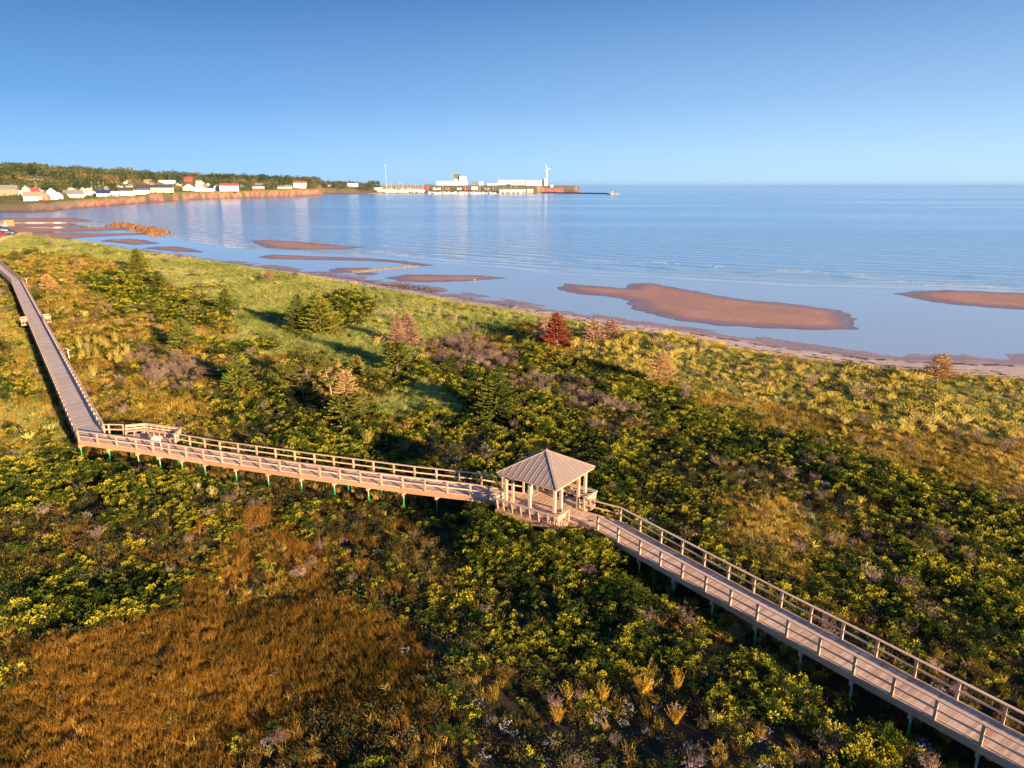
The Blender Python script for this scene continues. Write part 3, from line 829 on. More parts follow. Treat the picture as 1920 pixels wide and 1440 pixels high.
# curved braces at the corners
for (cx, cy) in ((-2.1, -2.1), (2.1, -2.1), (2.1, 2.1), (-2.1, 2.1)):
    for ax in (0, 1):
        sx = -1 if cx > 0 else 1; sy = -1 if cy > 0 else 1
        mb = MB()
        pp = []
        for i in range(6):
            t = i / 5 * math.pi / 2
            u = .1 + .55 * (1 - math.cos(t)); h = 2.05 + .58 * math.sin(t)
            pp.append((cx + sx * u, cy, h) if ax == 0 else (cx, cy + sy * u, h))
        for p, q in zip(pp[:-1], pp[1:]): mb.beam(p, q, .06, .09)
        mb.build('brace', M['fascia'], gz)
RE, RZ0, RZ1 = 2.55, 2.88, 4.42
for s, (ax) in ((-1, 'y'), (1, 'y'), (-1, 'x'), (1, 'x')):
    mb = MB()
    if ax == 'y': mb.box(-RE, RE, s * RE - .02, s * RE + .02, RZ0 - .10, RZ0 + .045)
    else: mb.box(s * RE - .02, s * RE + .02, -RE + .021, RE - .021, RZ0 - .10, RZ0 + .045)
    mb.build('eave_fascia', M['fascia'], gz)
def roof_pt(face, u, t):     # u along the eave -1..1, t up the slope 0..1
    a = RE + .07
    p = (u * a * 1.0, -a * (1 - t))
    z = RZ0 + .05 + (RZ1 - RZ0 - .05) * t
    x, y = p
    c_, s_ = [(1, 0), (0, 1), (-1, 0), (0, -1)][face]
    return Vector((x * c_ - y * s_, x * s_ + y * c_, z))
for face in range(4):
    n = 11
    for i in range(n):      # standing seam pans: each a tapering strip clipped by the hips
        u0, u1 = -1 + 2 * i / n, -1 + 2 * (i + 1) / n
        t0, t1 = 1 - abs(u0), 1 - abs(u1)
        mb = MB()
        bot = [roof_pt(face, u0, 0), roof_pt(face, u1, 0)]
        if abs(u0) < 1e-6 or abs(u1) < 1e-6 or (u0 < 0) == (u1 < 0):
            pts = [bot[0], bot[1]] + ([roof_pt(face, u1, t1)] if t1 > 1e-4 else []) + ([roof_pt(face, u0, t0)] if t0 > 1e-4 else [])
        else:
            pts = [bot[0], bot[1], roof_pt(face, u1, t1), roof_pt(face, 0, 1), roof_pt(face, u0, t0)]
        k = len(pts)
        mb.add(pts + [p - Vector((0, 0, .02)) for p in pts], [tuple(range(k)), tuple(range(2 * k - 1, k - 1, -1))] + [(j, j + k, (j + 1) % k + k, (j + 1) % k) for j in range(k)])
        mb.build('roof_panel', M['roof_metal'], gz)
        if i > 0:
            mb = MB(); up = Vector((0, 0, .028))
            mb.beam(roof_pt(face, u0, .004) + up * .6, roof_pt(face, u0, t0 - .012) + up * .6, .022, .03); mb.build('roof_seam', M['roof_metal'], gz)
for s in ((-1, -1), (1, -1), (1, 1), (-1, 1)):
    a = RE + .075
    mb = MB(); mb.beam((s[0] * a, s[1] * a, RZ0 + .075), (0, 0, RZ1 + .045), .17, .05); mb.build('hip_cap', M['roof_metal'], gz)
mb = MB(); mb.cyl((0, 0, RZ1 + .02), (0, 0, RZ1 + .16), .13, .02, 8); mb.build('finial', M['roof_metal'], gz)
for f_, a0 in (('soffit', 0),):
    mb = MB(); mb.add([(-2.5, -2.5, RZ0 - .02), (2.5, -2.5, RZ0 - .02), (2.5, 2.5, RZ0 - .02), (-2.5, 2.5, RZ0 - .02)], [(3, 2, 1, 0)]); mb.build('soffit', M['fascia'], gz)

# ------------------------------------------------------------------ benches
def bench(name, pts, inward, label, group, z=DECK, seat_h=.46, back_h=.98, parent_loc=None, capw=.20, nslat=2):
    """slatted bench whose back follows pts (open polyline); inward = +1 if the seat lies to the left of the line"""
    root = empty(name, (pts[0][0], pts[0][1], z), 0, label, 'bench', group)
    O = Vector(root.location)
    def L(mb, nm, mt):
        mb.v = [(x - O.x, y - O.y, zz - O.z) for x, y, zz in mb.v]
        return mb.build(nm, mt, root)
    lean = .16
    top = pts; low = offs(pts, inward * lean)
    front = offs(pts, inward * (lean + .46))
    for k in range(len(pts) - 1):
        a, b_ = top[k], top[k + 1]
        e = Vector((b_[0] - a[0], b_[1] - a[1], 0)).normalized() * .004
        A = (a[0] + e.x, a[1] + e.y); B = (b_[0] - e.x, b_[1] - e.y)
        mb = MB(); mb.beam((A[0], A[1], z + back_h), (B[0], B[1], z + back_h), capw, .045); L(mb, 'top_board', M['rail'])
        for j in range(nslat):
            t = (j + .6) / (nslat + .3)
            p, q = lerp(top[k], low[k], t), lerp(top[k + 1], low[k + 1], t)
            zz = z + back_h - (back_h - seat_h) * t
            mb = MB(); mb.beam((p[0], p[1], zz), (q[0], q[1], zz), .035, .12); L(mb, 'back_slat', M['rail'])
        for j in range(3):
            t = (j + .5) / 3
            p, q = lerp(low[k], front[k], t), lerp(low[k + 1], front[k + 1], t)
            mb = MB(); mb.beam((p[0], p[1], z + seat_h), (q[0], q[1], z + seat_h), .135, .04); L(mb, 'seat_slat', M['rail'])
        n = max(1, round(dist(a, b_) / .75))
        for i in range(n + 1):
            t = min(max(i / n, .04), .96)
            p, q, r2 = lerp(top[k], top[k + 1], t), lerp(low[k], low[k + 1], t), lerp(front[k], front[k + 1], t)
            mb = MB()
            mb.beam((p[0], p[1], z + back_h - .03), (q[0], q[1], z + .1), .05, .09)
            L(mb, 'back_support', M['post'])
            w_ = lerp(q, r2, .85)
            mb = MB(); mb.beam((w_[0], w_[1], z + seat_h - .025), (w_[0], w_[1], z + .005), .07, .07); L(mb, 'leg', M['post'])
    return root
def gl(a, b_): return (GC[0] + a * E1[0] + b_ * E2[0], GC[1] + a * E1[1] + b_ * E2[1])
bench('bench', [gl(-2.75, -1.35), gl(-2.75, -2.72), gl(2.7, -2.72), gl(2.7, -1.35)], 1, 'wooden bench around the camera side of the gazebo floor, seen from behind its back', None)
bench('bench', [gl(2.75, 1.25), gl(2.75, 2.72), gl(-2.4, 2.72)], 1, 'wooden bench along the sea side of the gazebo floor, facing the walkway', None)
bench('bench', [(-36.9, 64.3), (-35.25, 64.85), (-31.2, 63.45), (-31.05, 61.95)], -1, 'angled wooden lookout bench beside the info panel at the boardwalk corner', None)
def on_line(line, y):
    for a, b_ in zip(line[:-1], line[1:]):
        if (a[1] - y) * (b_[1] - y) <= 0: return lerp(a, b_, (y - a[1]) / (b_[1] - a[1]))
for line, s, lab in ((NEAR, -1, 'small wooden bench bay on the landward side halfway along the long straight boardwalk'), (FAR, 1, 'small wooden bench bay on the seaward side halfway along the long straight boardwalk')):
    y0, y1 = (121.3, 123.3) if s < 0 else (123.2, 125.2)
    a, b_ = on_line(line, y0), on_line(line, y1)
    d = Vector((b_[0] - a[0], b_[1] - a[1], 0)).normalized(); nrm = Vector((-d.y, d.x, 0)) * (1 if s < 0 else -1)
    A = (a[0] + nrm.x * 1.15, a[1] + nrm.y * 1.15); B = (b_[0] + nrm.x * 1.15, b_[1] + nrm.y * 1.15)
    bb = bench('bench', [(a[0] + nrm.x * .1, a[1] + nrm.y * .1), A, B, (b_[0] + nrm.x * .1, b_[1] + nrm.y * .1)], 1 if s > 0 else -1, lab, None)
    mb = MB(); mb.prism([a, b_, B, A] if s > 0 else [A, B, b_, a], DECK - .2, DECK - .01)
    mb.v = [(x - a[0] - nrm.x * .1, y - a[1] - nrm.y * .1, z - DECK) for x, y, z in mb.v]
    mb.build('bench_floor', M['fascia'], bb)

# ------------------------------------------------------------------ info panels
def info_panel(loc, rz, label, w=1.0, tilt=.55, h=.95):
    r = empty('info_panel', loc, rz, label, 'sign', 'info panels along the boardwalk')
    for s in (-1, 1):
        mb = MB(); mb.box(s * w * .45 - .035, s * w * .45 + .035, -.03, .03, 0, h - .03); mb.build('leg', M['sign_post'], r)
    mb = MB()
    c_, s_ = math.cos(tilt), math.sin(tilt)
    def q(x, v, up): return (x, v * c_ - up * s_, h + v * s_ + up * c_)
    mb.hexa([q(-w / 2, -.33, 0), q(w / 2, -.33, 0), q(w / 2, .33, 0), q(-w / 2, .33, 0), q(-w / 2, -.33, .03), q(w / 2, -.33, .03), q(w / 2, .33, .03), q(-w / 2, .33, .03)])
    p = mb.build('panel', M['sign_white'], r)
    mb = MB()
    for v, a, b_ in ((.2, -.4, .4), (.14, -.4, .25), (-.22, -.4, .4)):
        mb.hexa([q(a * w, v - .014, .0305), q(b_ * w, v - .014, .0305), q(b_ * w, v + .014, .0305), q(a * w, v + .014, .0305), q(a * w, v - .014, .033), q(b_ * w, v - .014, .033), q(b_ * w, v + .014, .033), q(a * w, v + .014, .033)])
    mb.build('printed_line', M['sign_line'], p)
    return r
info_panel((-32.1, 60.45, DECK), math.radians(-18), 'cream slanted info panel on two legs opposite the lookout bench')
x, y = on_line(FAR, 95.9)
info_panel((x + .55, y + .35, DECK - .1), math.radians(-54 + 180), 'pale info panel seen edge-on outside the railing, nearer of two on the long straight boardwalk', h=1.3)
x, y = on_line(FAR, 174.5)
info_panel((x + .6, y + .4, DECK - .1), math.radians(-54 + 180), 'pale info panel seen edge-on outside the railing at the far bend of the boardwalk', h=1.3)

# ------------------------------------------------------------------ vegetation prototypes (uncountable ground cover)
def proto(name, mb, m):
    return bpy.data.objects.new(name, mb.mesh(name, m))
def leaf(mb, c, d, n, L, W):
    """one leaf: folded kite"""
    d = d.normalized(); s = d.cross(n)
    if s.length < 1e-3: s = Vector((1, 0, 0))
    s.normalize()
    mb.add([c, c + d * L * .5 + s * W / 2, c + d * L, c + d * L * .5 - s * W / 2], [(0, 1, 2, 3)])
def rose_proto(seed, n_ros=8, R=.46, H=.72):
    r = random.Random(seed); mb = MB(); n_ros = r.randint(5, 11); R *= r.uniform(.75, 1.25); H *= r.uniform(.7, 1.25)
    for k in range(n_ros):
        a = r.uniform(0, 6.28); q = R * math.sqrt(r.random()); h = H * r.uniform(.55, 1.0) * (1 - .35 * (q / R) ** 2)
        c0 = Vector((q * math.cos(a), q * math.sin(a), h)); rr = r.uniform(.10, .17)
        ros = r.choice((.2, .5, .8, 1.0, 1.1)) if seed % 4 else r.choice((.05, .2, .35, .6))
        for i in range(36):
            t = r.uniform(0, 6.28); el = r.uniform(-.3, 1.3)
            d = Vector((math.cos(t) * math.cos(el), math.sin(t) * math.cos(el), math.sin(el)))
            c = c0 + d * rr * r.uniform(.4, 1) - Vector((0, 0, .04))
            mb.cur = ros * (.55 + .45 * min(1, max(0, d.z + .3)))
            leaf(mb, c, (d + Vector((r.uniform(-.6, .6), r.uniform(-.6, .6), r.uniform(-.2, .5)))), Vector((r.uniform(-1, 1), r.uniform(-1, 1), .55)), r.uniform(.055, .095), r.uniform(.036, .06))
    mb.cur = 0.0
    for i in range(60):
        a = r.uniform(0, 6.28); q = R * r.uniform(.2, 1.0); h = H * r.uniform(.1, .7)
        leaf(mb, Vector((q * math.cos(a), q * math.sin(a), h)), Vector((math.cos(a), math.sin(a), r.uniform(-.4, .6))), Vector((r.uniform(-1, 1), r.uniform(-1, 1), .6)), .12, .09)
    return mb
def grass_proto(seed, n=42, R=.16, H=.55, lean=.25, w=.011, droop=.18):
    r = random.Random(seed); mb = MB()
    for i in range(n):
        a = r.uniform(0, 6.28); q = R * math.sqrt(r.random()); h = H * r.uniform(.5, 1.1)
        b = Vector((q * math.cos(a), q * math.sin(a), -.04)); l = Vector((r.gauss(0, lean), r.gauss(0, lean), 0)) * h
        m_ = b + l * .45 + Vector((0, 0, h * .6)); t = b + l * (1 + droop * 3) + Vector((0, 0, h * (1 - droop)))
        s = Vector((r.uniform(-1, 1), r.uniform(-1, 1), 0)).normalized() * w * r.uniform(.7, 1.4)
        mb.add([b - s, b + s, m_ + s * .8, m_ - s * .8, t], [(0, 1, 2, 3), (3, 2, 4)])
    return mb
def weed_proto(seed, n=80, R=.3, H=.45):
    r = random.Random(seed); mb = MB()
    for i in range(n):
        a = r.uniform(0, 6.28); q = R * math.sqrt(r.random()); h = H * r.random()
        leaf(mb, Vector((q * math.cos(a), q * math.sin(a), h)), Vector((r.uniform(-1, 1), r.uniform(-1, 1), r.uniform(-.1, 1.4))), Vector((r.uniform(-1, 1), r.uniform(-1, 1), .5)), r.uniform(.06, .13), r.uniform(.025, .055))
    return mb
def brush_proto(seed, n=46, R=.5, H=.8):
    r = random.Random(seed); mb = MB()
    for i in range(n):
        a = r.uniform(0, 6.28); l = r.uniform(.5, 1)
        d = Vector((math.cos(a) * R * l, math.sin(a) * R * l, H * r.uniform(.55, 1)))
        p = Vector((0, 0, 0)) + Vector((r.uniform(-.1, .1), r.uniform(-.1, .1), 0)); w = .010
        s = d.cross(Vector((0, 0, 1))).normalized() * w
        mb.add([p - s, p + s, p + d], [(0, 1, 2)])
        for k in range(7):
            c = p + d * r.uniform(.4, 1)
            leaf(mb, c, Vector((r.uniform(-1, 1), r.uniform(-1, 1), r.uniform(0, 1.6))), Vector((r.uniform(-1, 1), r.uniform(-1, 1), 0)), r.uniform(.12, .24), .016)
    return mb
def plume_proto(seed, n=20, R=.30, H=.55, w=.034, L=.09):
    r = random.Random(seed); mb = MB()
    for i in range(n):
        a = r.uniform(0, 6.28); sp = r.uniform(.1, 1)
        tip = Vector((math.cos(a) * R * sp * 1.5, math.sin(a) * R * sp * 1.5, H * r.uniform(.65, 1.05)))
        for k in range(15):
            t = .25 + .75 * k / 14
            c = tip * t; c.z = tip.z * t ** .9
            d = Vector((r.uniform(-1, 1), r.uniform(-1, 1), 1.2)) + tip * .5
            leaf(mb, c, d, Vector((r.uniform(-1, 1), r.uniform(-1, 1), .2)), L * (1.4 - t * .6), w)
    return mb
def aster_proto(seed, n=13, R=.26, H=.6):
    r = random.Random(seed); mb = MB()
    for i in range(n):
        a = r.uniform(0, 6.28); q = R * math.sqrt(r.random()); c0 = Vector((q * math.cos(a), q * math.sin(a), H * r.uniform(.75, 1.05)))
        for k in range(7):
            c = c0 + Vector((r.gauss(0, .03), r.gauss(0, .03), r.gauss(0, .015)))
            t = r.uniform(0, 6.28)
            leaf(mb, c, Vector((math.cos(t), math.sin(t), .3)), Vector((r.uniform(-.6, .6), r.uniform(-.6, .6), 1)), .032, .028)
    return mb

def scatter(name, pts, scl, protos, label, cat, lean=.12):
    """one object that carries all plants of a kind"""
    pts = np.asarray(pts, np.float32); n = len(pts)
    me = bpy.data.meshes.new(name)
    me.vertices.add(n); me.vertices.foreach_set('co', pts.ravel())
    rot = np.zeros((n, 3), np.float32); rot[:, 0] = nrg.normal(0, lean, n); rot[:, 1] = nrg.normal(0, lean, n); rot[:, 2] = nrg.uniform(0, 6.283, n)
    sc3 = np.asarray(scl, np.float32)
    if sc3.ndim == 1: sc3 = np.stack([sc3] * 3, 1)
    at = me.attributes.new('rot', 'FLOAT_VECTOR', 'POINT'); at.data.foreach_set('vector', rot.ravel())
    at = me.attributes.new('scl', 'FLOAT_VECTOR', 'POINT'); at.data.foreach_set('vector', sc3.astype(np.float32).ravel())
    at = me.attributes.new('pick', 'INT', 'POINT'); at.data.foreach_set('value', nrg.integers(0, len(protos), n).astype(np.int32))
    o = link(bpy.data.objects.new(name, me))
    c = bpy.data.collections.new(name + '_kinds')
    for p in protos: c.objects.link(p)
    ng = bpy.data.node_groups.new(name + '_growth', 'GeometryNodeTree')
    ng.interface.new_socket('Geometry', in_out='INPUT', socket_type='NodeSocketGeometry')
    ng.interface.new_socket('Geometry', in_out='OUTPUT', socket_type='NodeSocketGeometry')
    gi = ng.nodes.new('NodeGroupInput'); go = ng.nodes.new('NodeGroupOutput')
    ci = ng.nodes.new('GeometryNodeCollectionInfo'); ci.inputs['Collection'].default_value = c
    ci.inputs['Separate Children'].default_value = True; ci.inputs['Reset Children'].default_value = True
    ip = ng.nodes.new('GeometryNodeInstanceOnPoints')
    ip.inputs['Pick Instance'].default_value = True
    def na(nm, ty):
        q = ng.nodes.new('GeometryNodeInputNamedAttribute'); q.data_type = ty; q.inputs['Name'].default_value = nm
        return q.outputs['Attribute']
    e2r = ng.nodes.new('FunctionNodeEulerToRotation')
    ng.links.new(na('rot', 'FLOAT_VECTOR'), e2r.inputs[0])
    ng.links.new(gi.outputs[0], ip.inputs['Points']); ng.links.new(ci.outputs[0], ip.inputs['Instance'])
    ng.links.new(na('pick', 'INT'), ip.inputs['Instance Index']); ng.links.new(e2r.outputs[0], ip.inputs['Rotation'])
    ng.links.new(na('scl', 'FLOAT_VECTOR'), ip.inputs['Scale'])
    ng.links.new(ip.outputs[0], go.inputs[0])
    md = o.modifiers.new('growth', 'NODES'); md.node_group = ng
    return tag(o, label, cat, kind='stuff')

def spot(px, py):
    x, y = G(px, py, 1.3); z = ground_at(x, y)
    x, y = G(px, py, z); return (x, y, ground_at(x, y) - .05)
def px_m(loc, px_): return px_ * (loc[1] * CP + CAM_H * SP) / 1333 / .95
T = [  # px, py(base), height px, width px, needle, top, bare, label
    (260, 508, 34, 44, 'spruce', None, 0, 'round dark green spruce standing alone near the top of the dune, beside the far beach'),
    (298, 540, 26, 30, 'spruce', None, 0, 'small green spruce behind the thicket below the lone round spruce'),
    (364, 577, 20, 26, 'spruce', None, 0, 'low green spruce right of the thicket, left of the small spruce on the grass'),
    (425, 585, 36, 36, 'spruce', None, 0, 'small green spruce on the pale dune grass right of the thicket'),
    (346, 658, 52, 54, 'spruce', None, .1, 'ragged green spruce left of the grassy hollow, above the dry brush'),
    (562, 622, 58, 50, 'spruce', None, 0, 'pointed green spruce, left tree of the touching pair on the dune grass'),
    (607, 628, 56, 72, 'spruce', None, 0, 'broad green spruce, right tree of the touching pair on the dune grass'),
    (452, 735, 62, 58, 'spruce', None, 0, 'green spruce left of the open pine, at the edge of the dark thicket'),
    (745, 702, 92, 58, 'spruce', 'deadneedle', .05, 'tall spruce with green lower branches and a bare pink dead top'),
    (768, 652, 54, 52, 'deadneedle', None, .4, 'pink dead conifer just behind the spruce with the dead top'),
    (930, 785, 78, 84, 'spruce', None, .05, 'full green spruce above the gazebo roof, at the rose thicket edge'),
    (1045, 652, 54, 54, 'redneedle', None, .1, 'rust red dead spruce beside the beach'),
    (1021, 640, 40, 36, 'deadneedle', None, .5, 'thin pale dead conifer half hidden behind the rust red spruce'),
    (1113, 643, 38, 44, 'deadneedle', None, .45, 'pink dead conifer, left one of the pair right of the rust red spruce'),
    (1145, 636, 32, 42, 'deadneedle', None, .45, 'pink dead conifer, right one of the pair right of the rust red spruce'),
    (1238, 722, 54, 62, 'tanneedle', None, .55, 'bare pale dead conifer with a visible trunk on the golden grass'),
    (1757, 716, 44, 60, 'tanneedle', None, .45, 'orange dead conifer at the beach edge near the big sandbar'),
    (92, 546, 26, 32, 'tanneedle', None, .2, 'tan dead conifer beside the far bend of the boardwalk'),
    (150, 503, 14, 26, 'tanneedle', None, .2, 'small golden brown conifer on the brown grass left of the lone round spruce'),
    (30, 490, 18, 34, 'pine', None, .1, 'low olive bush-like conifer beside the far end of the boardwalk'),
    (655, 790, 80, 72, 'pine', 'tanneedle', .15, 'pine with pink dead needles at the top and green below, right of the open pine'),
    (668, 702, 30, 34, 'pine', None, 0, 'small yellow-green pine between the open pine and the tall dead-topped spruce'),
    (690, 712, 22, 26, 'pine', None, .2, 'tiny yellow-green pine on the brown grass in front of the dead-topped spruce'),
    (505, 527, 14, 26, 'deadneedle', None, .3, 'low rusty dead shrub-like conifer on the dune grass near the beach'),
]
TREE_AT = []
for q in T:
    L_ = spot(q[0], q[1]); TREE_AT.append((L_[0], L_[1], px_m(L_, q[3]) * .42 + .2))
for q, w_ in ((570, 748), 1.2), ((622, 742), 1.0), ((1203, 1306), .75), ((1268, 1298), .5), ((1266, 1358), .55), ((1130, 1320), .5), ((1064, 1318), .45), ((1045, 1362), .5):
    L_ = spot(*q); TREE_AT.append((L_[0], L_[1], w_))
# candidate spots over the vegetated land
DENS = {   # per square metre near the camera:      rose weed orange marram gold brush goldenrod aster
    0: (1.5, 4.0, .5, .0, 2.6, .08, .02, .04), 1: (.0, .15, 17, .0, .3, .0, .0, .03), 2: (.25, .6, .3, 4.5, 5.5, .03, .03, .05), 3: (.03, .1, .0, 10, .5, .05, .02, .01),
    4: (.15, .6, .0, 5, 2.2, .1, 2.4, .03), 5: (.05, .3, 1.0, .8, 13, .12, .10, .03), 6: (3.6, 1.4, .0, .0, .15, .03, .0, .03), 7: (.40, 1.4, 2.6, .5, 4.6, .06, .03, .03),
    8: (.35, 1.6, .6, .2, 1.0, 1.5, .0, .10), 9: (.0, .0, .0, 11, .2, .0, .0, .02), 10: (.5, 4.6, .3, .0, 1.0, .12, .03, .8), 11: (.5, 5.0, 3.0, .0, 1.2, .08, .0, .05)}
KIND = ['rose', 'weed', 'orange', 'marram', 'gold', 'brush', 'goldenrod', 'aster']
PROTO = {
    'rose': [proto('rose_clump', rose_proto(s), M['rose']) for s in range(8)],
    'weed': [proto('weed_clump', weed_proto(s), M['weed']) for s in range(4)],
    'orange': [proto('orange_tuft', grass_proto(s, 62, .19, .50, .18, .008, .10), M['orange']) for s in range(4)],
    'marram': [proto('marram_tuft', grass_proto(s, 46, .24, .62, .35, .016, .22), M['marram']) for s in range(4)],
    'gold': [proto('gold_tuft', grass_proto(s, 44, .22, .6, .30, .016, .15), M['gold']) for s in range(4)],
    'brush': [proto('brush_clump', brush_proto(s), M['brush']) for s in range(3)],
    'goldenrod': [proto('goldenrod_clump', plume_proto(s), M['goldenrod']) for s in range(4)],
    'aster': [proto('aster_clump', aster_proto(s), M['aster']) for s in range(3)],
}
pools = {k: ([], []) for k in KIND}
rings = [(12, 22), (22, 45), (45, 70), (70, 105), (105, 150), (150, 210), (210, 300), (300, 420)]
for r0, r1 in rings:
    rm = (r0 + r1) / 2
    f = min(1.0, (62.0 / rm) ** 1.25); grow = max(1.0, (rm / 62.0) ** .45)
    wdt = .92 * r1 * 2
    area = (r1 - r0) * 2 * (.92 * (r0 + r1) / 2 + 13)
    for ki, kn in enumerate(KIND):
        dmax = max(DENS[z][ki] for z in DENS) * f * 1.0
        n = int(area * dmax)
        Y = np.sqrt(nrg.uniform(r0 ** 2, r1 ** 2, n)); X = (.92 * Y + 13) * nrg.uniform(-1, 1, n)
        zz = zone_of(X, Y, 13.0)
        dens = np.array([DENS[z][ki] for z in range(12)])[zz] * f
        clump = np.clip(.75 + 1.5 * fbm(X, Y, 3.2, 101 + ki), .15, 2.0) if kn not in ('orange',) else np.clip(.95 + .9 * fbm(X, Y, 2.5, 101), .3, 1.6)
        keep = (nrg.random(n) < dens * clump / dmax) & inside(VPOLY, X, Y)
        X, Y = X[keep], Y[keep]
        dv = pdist(VEG, X, Y); dd = pdist(MIDL, X, Y)
        lim = {'rose': 6, 'brush': 5, 'goldenrod': 3, 'weed': 5}.get(kn, 1.6)
        k2 = (dv > lim + 1.5 * vn(X, Y, 3, 7)) & (dd > (1.15 if kn in ('rose', 'brush', 'goldenrod') else .1))
        if kn in ('rose', 'brush', 'goldenrod', 'weed'):
            for tx_, ty_, tr_ in TREE_AT: k2 &= ((X - tx_) ** 2 + (Y - ty_ + tr_ * .5) ** 2) > tr_ ** 2
        X, Y, dd = X[k2], Y[k2], dd[k2]
        Z = near_z(X, Y)[0]
        s = nrg.uniform(.6, 1.4, len(X)) * grow
        if kn in ('gold', 'marram') and r1 <= 70: s = s * .8
        if kn in ('rose', 'brush', 'goldenrod'):
            s = s * np.clip(1.0 + .7 * fbm(X, Y, 7, 131), .7, 1.7)
            s = np.where(dd < 2.6, np.minimum(s, .85), s)
            Z = Z + np.clip(.25 * fbm(X, Y, 5, 141) + .1, 0, .5) * (dd > 2.5)
        pools[kn][0].append(np.stack([X, Y, Z], 1)); pools[kn][1].append(s)
# taller bushes crowding the gazebo and the walk beside it
for _ in range(700):
    px, py = rnd.uniform(880, 1210), rnd.uniform(955, 1060)
    x, y = G(px, py, 1.6); d = float(pdist(MIDL, np.array([x]), np.array([y]))[0])
    gx, gy = x - 2.51, y - 48.5
    la, lb = gx * .807 - gy * .59, gx * .59 + gy * .807
    if d < 1.45 or (abs(la) < 3.1 and abs(lb) < 3.05): continue
    pools['rose'][0].append(np.array([[x, y, ground_at(x, y) + rnd.uniform(.3, 1.0)]])); pools['rose'][1].append(np.array([rnd.uniform(1.0, 1.5)]))
LAB = {'rose': ('low wild rose thicket with dark green leaves and yellow-green tips', 'bushes', 'rose_thicket'),
       'weed': ('low dark green weeds between the bushes', 'weeds', 'low_weeds'),
       'orange': ('orange-brown marsh grass in the lower left corner', 'grass', 'orange_grass'),
       'marram': ('pale green dune grass along the beach side', 'grass', 'dune_grass'),
       'gold': ('golden brown tall grass in patches over the dunes', 'grass', 'golden_grass'),
       'brush': ('grey-pink dry twiggy brush in patches', 'brush', 'dry_brush'),
       'goldenrod': ('yellow-green feathery bushes by the beach', 'plants', 'goldenrod_patch'),
       'aster': ('small white wildflowers scattered through the weeds', 'flowers', 'white_wildflowers')}
for kn in KIND:
    P = np.concatenate(pools[kn][0]); S = np.concatenate(pools[kn][1])
    print(kn, len(P))
    lab, cat, nm = LAB[kn]
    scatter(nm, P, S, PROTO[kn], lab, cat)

# ------------------------------------------------------------------ single trees and plants among the dunes
def spruce(loc, h, w, label, needle='spruce', seed=1, bare=0.0, name='spruce_tree', top=None, group=None, trunk_show=0.0):
    r = random.Random(seed)
    root = empty(name, loc, r.uniform(0, 6.28), label, 'tree', group)
    tr = MB(); lean = Vector((r.uniform(-.05, .05), r.uniform(-.05, .05), 0)) * h
    n = 5
    for i in range(n):
        t0, t1 = i / n, (i + 1) / n
        tr.cyl(Vector((0, 0, h * t0 - (.2 if i == 0 else 0))) + lean * t0 ** 2, Vector((0, 0, h * t1)) + lean * t1 ** 2, h * .022 * (1 - t0) + .012, h * .022 * (1 - t1) + .01, 7, False)
    tr.build('trunk', M['trunk'] if needle in ('spruce', 'pine') else M['deadtrunk'], root)
    groups = {needle: MB()}
    if top: groups[top] = MB()
    limbs = MB()
    h *= 1.18; nw = max(9, int(h * 5.5))
    for k in range(nw):
        t = trunk_show + (1 - trunk_show) * (k + .5) / nw
        z = h * t; rad = w / 2 * (1 - t) ** .72 * r.uniform(.75, 1.12) + .05
        mb = groups[top] if (top and t > .55) else groups[needle]
        bare_ = bare if not (top and t > .55) else .75
        for b_ in range(r.randint(8, 11)):
            a = r.uniform(0, 6.28); rr = rad * r.uniform(.7, 1.2)
            base = Vector((0, 0, z)) + lean * t * t
            tip = base + Vector((math.cos(a) * rr, math.sin(a) * rr, rr * r.uniform(.0, .38)))
            limbs.cyl(base, tip, .012 + .008 * (1 - t), .004, 3, False)
            m_ = max(4, int(rr * 34 * (1 - .78 * bare_)))
            for i in range(m_):
                u = .12 + .88 * ((i + r.random()) / m_)
                c = base.lerp(tip, u) + Vector((0, 0, -.05 * math.sin(u * 3.14)))
                dirn = (tip - base).normalized()
                sd = dirn.cross(Vector((0, 0, 1))).normalized() * r.choice((-1, 1))
                leaf(mb, c, dirn * .9 + sd * r.uniform(.3, 1.2) + Vector((0, 0, r.uniform(-.1, .45))), Vector((r.uniform(-1, 1), r.uniform(-1, 1), .45)), r.uniform(.20, .36) * (1 - .3 * bare_), .12 * (1 - .5 * bare_))
    limbs.build('limbs', M['trunk'] if needle in ('spruce', 'pine') else M['deadtrunk'], root)
    groups[needle].build('crown', M[needle], root)
    if top:
        q = groups[top].build('dead_top', M[top], root)
    return root

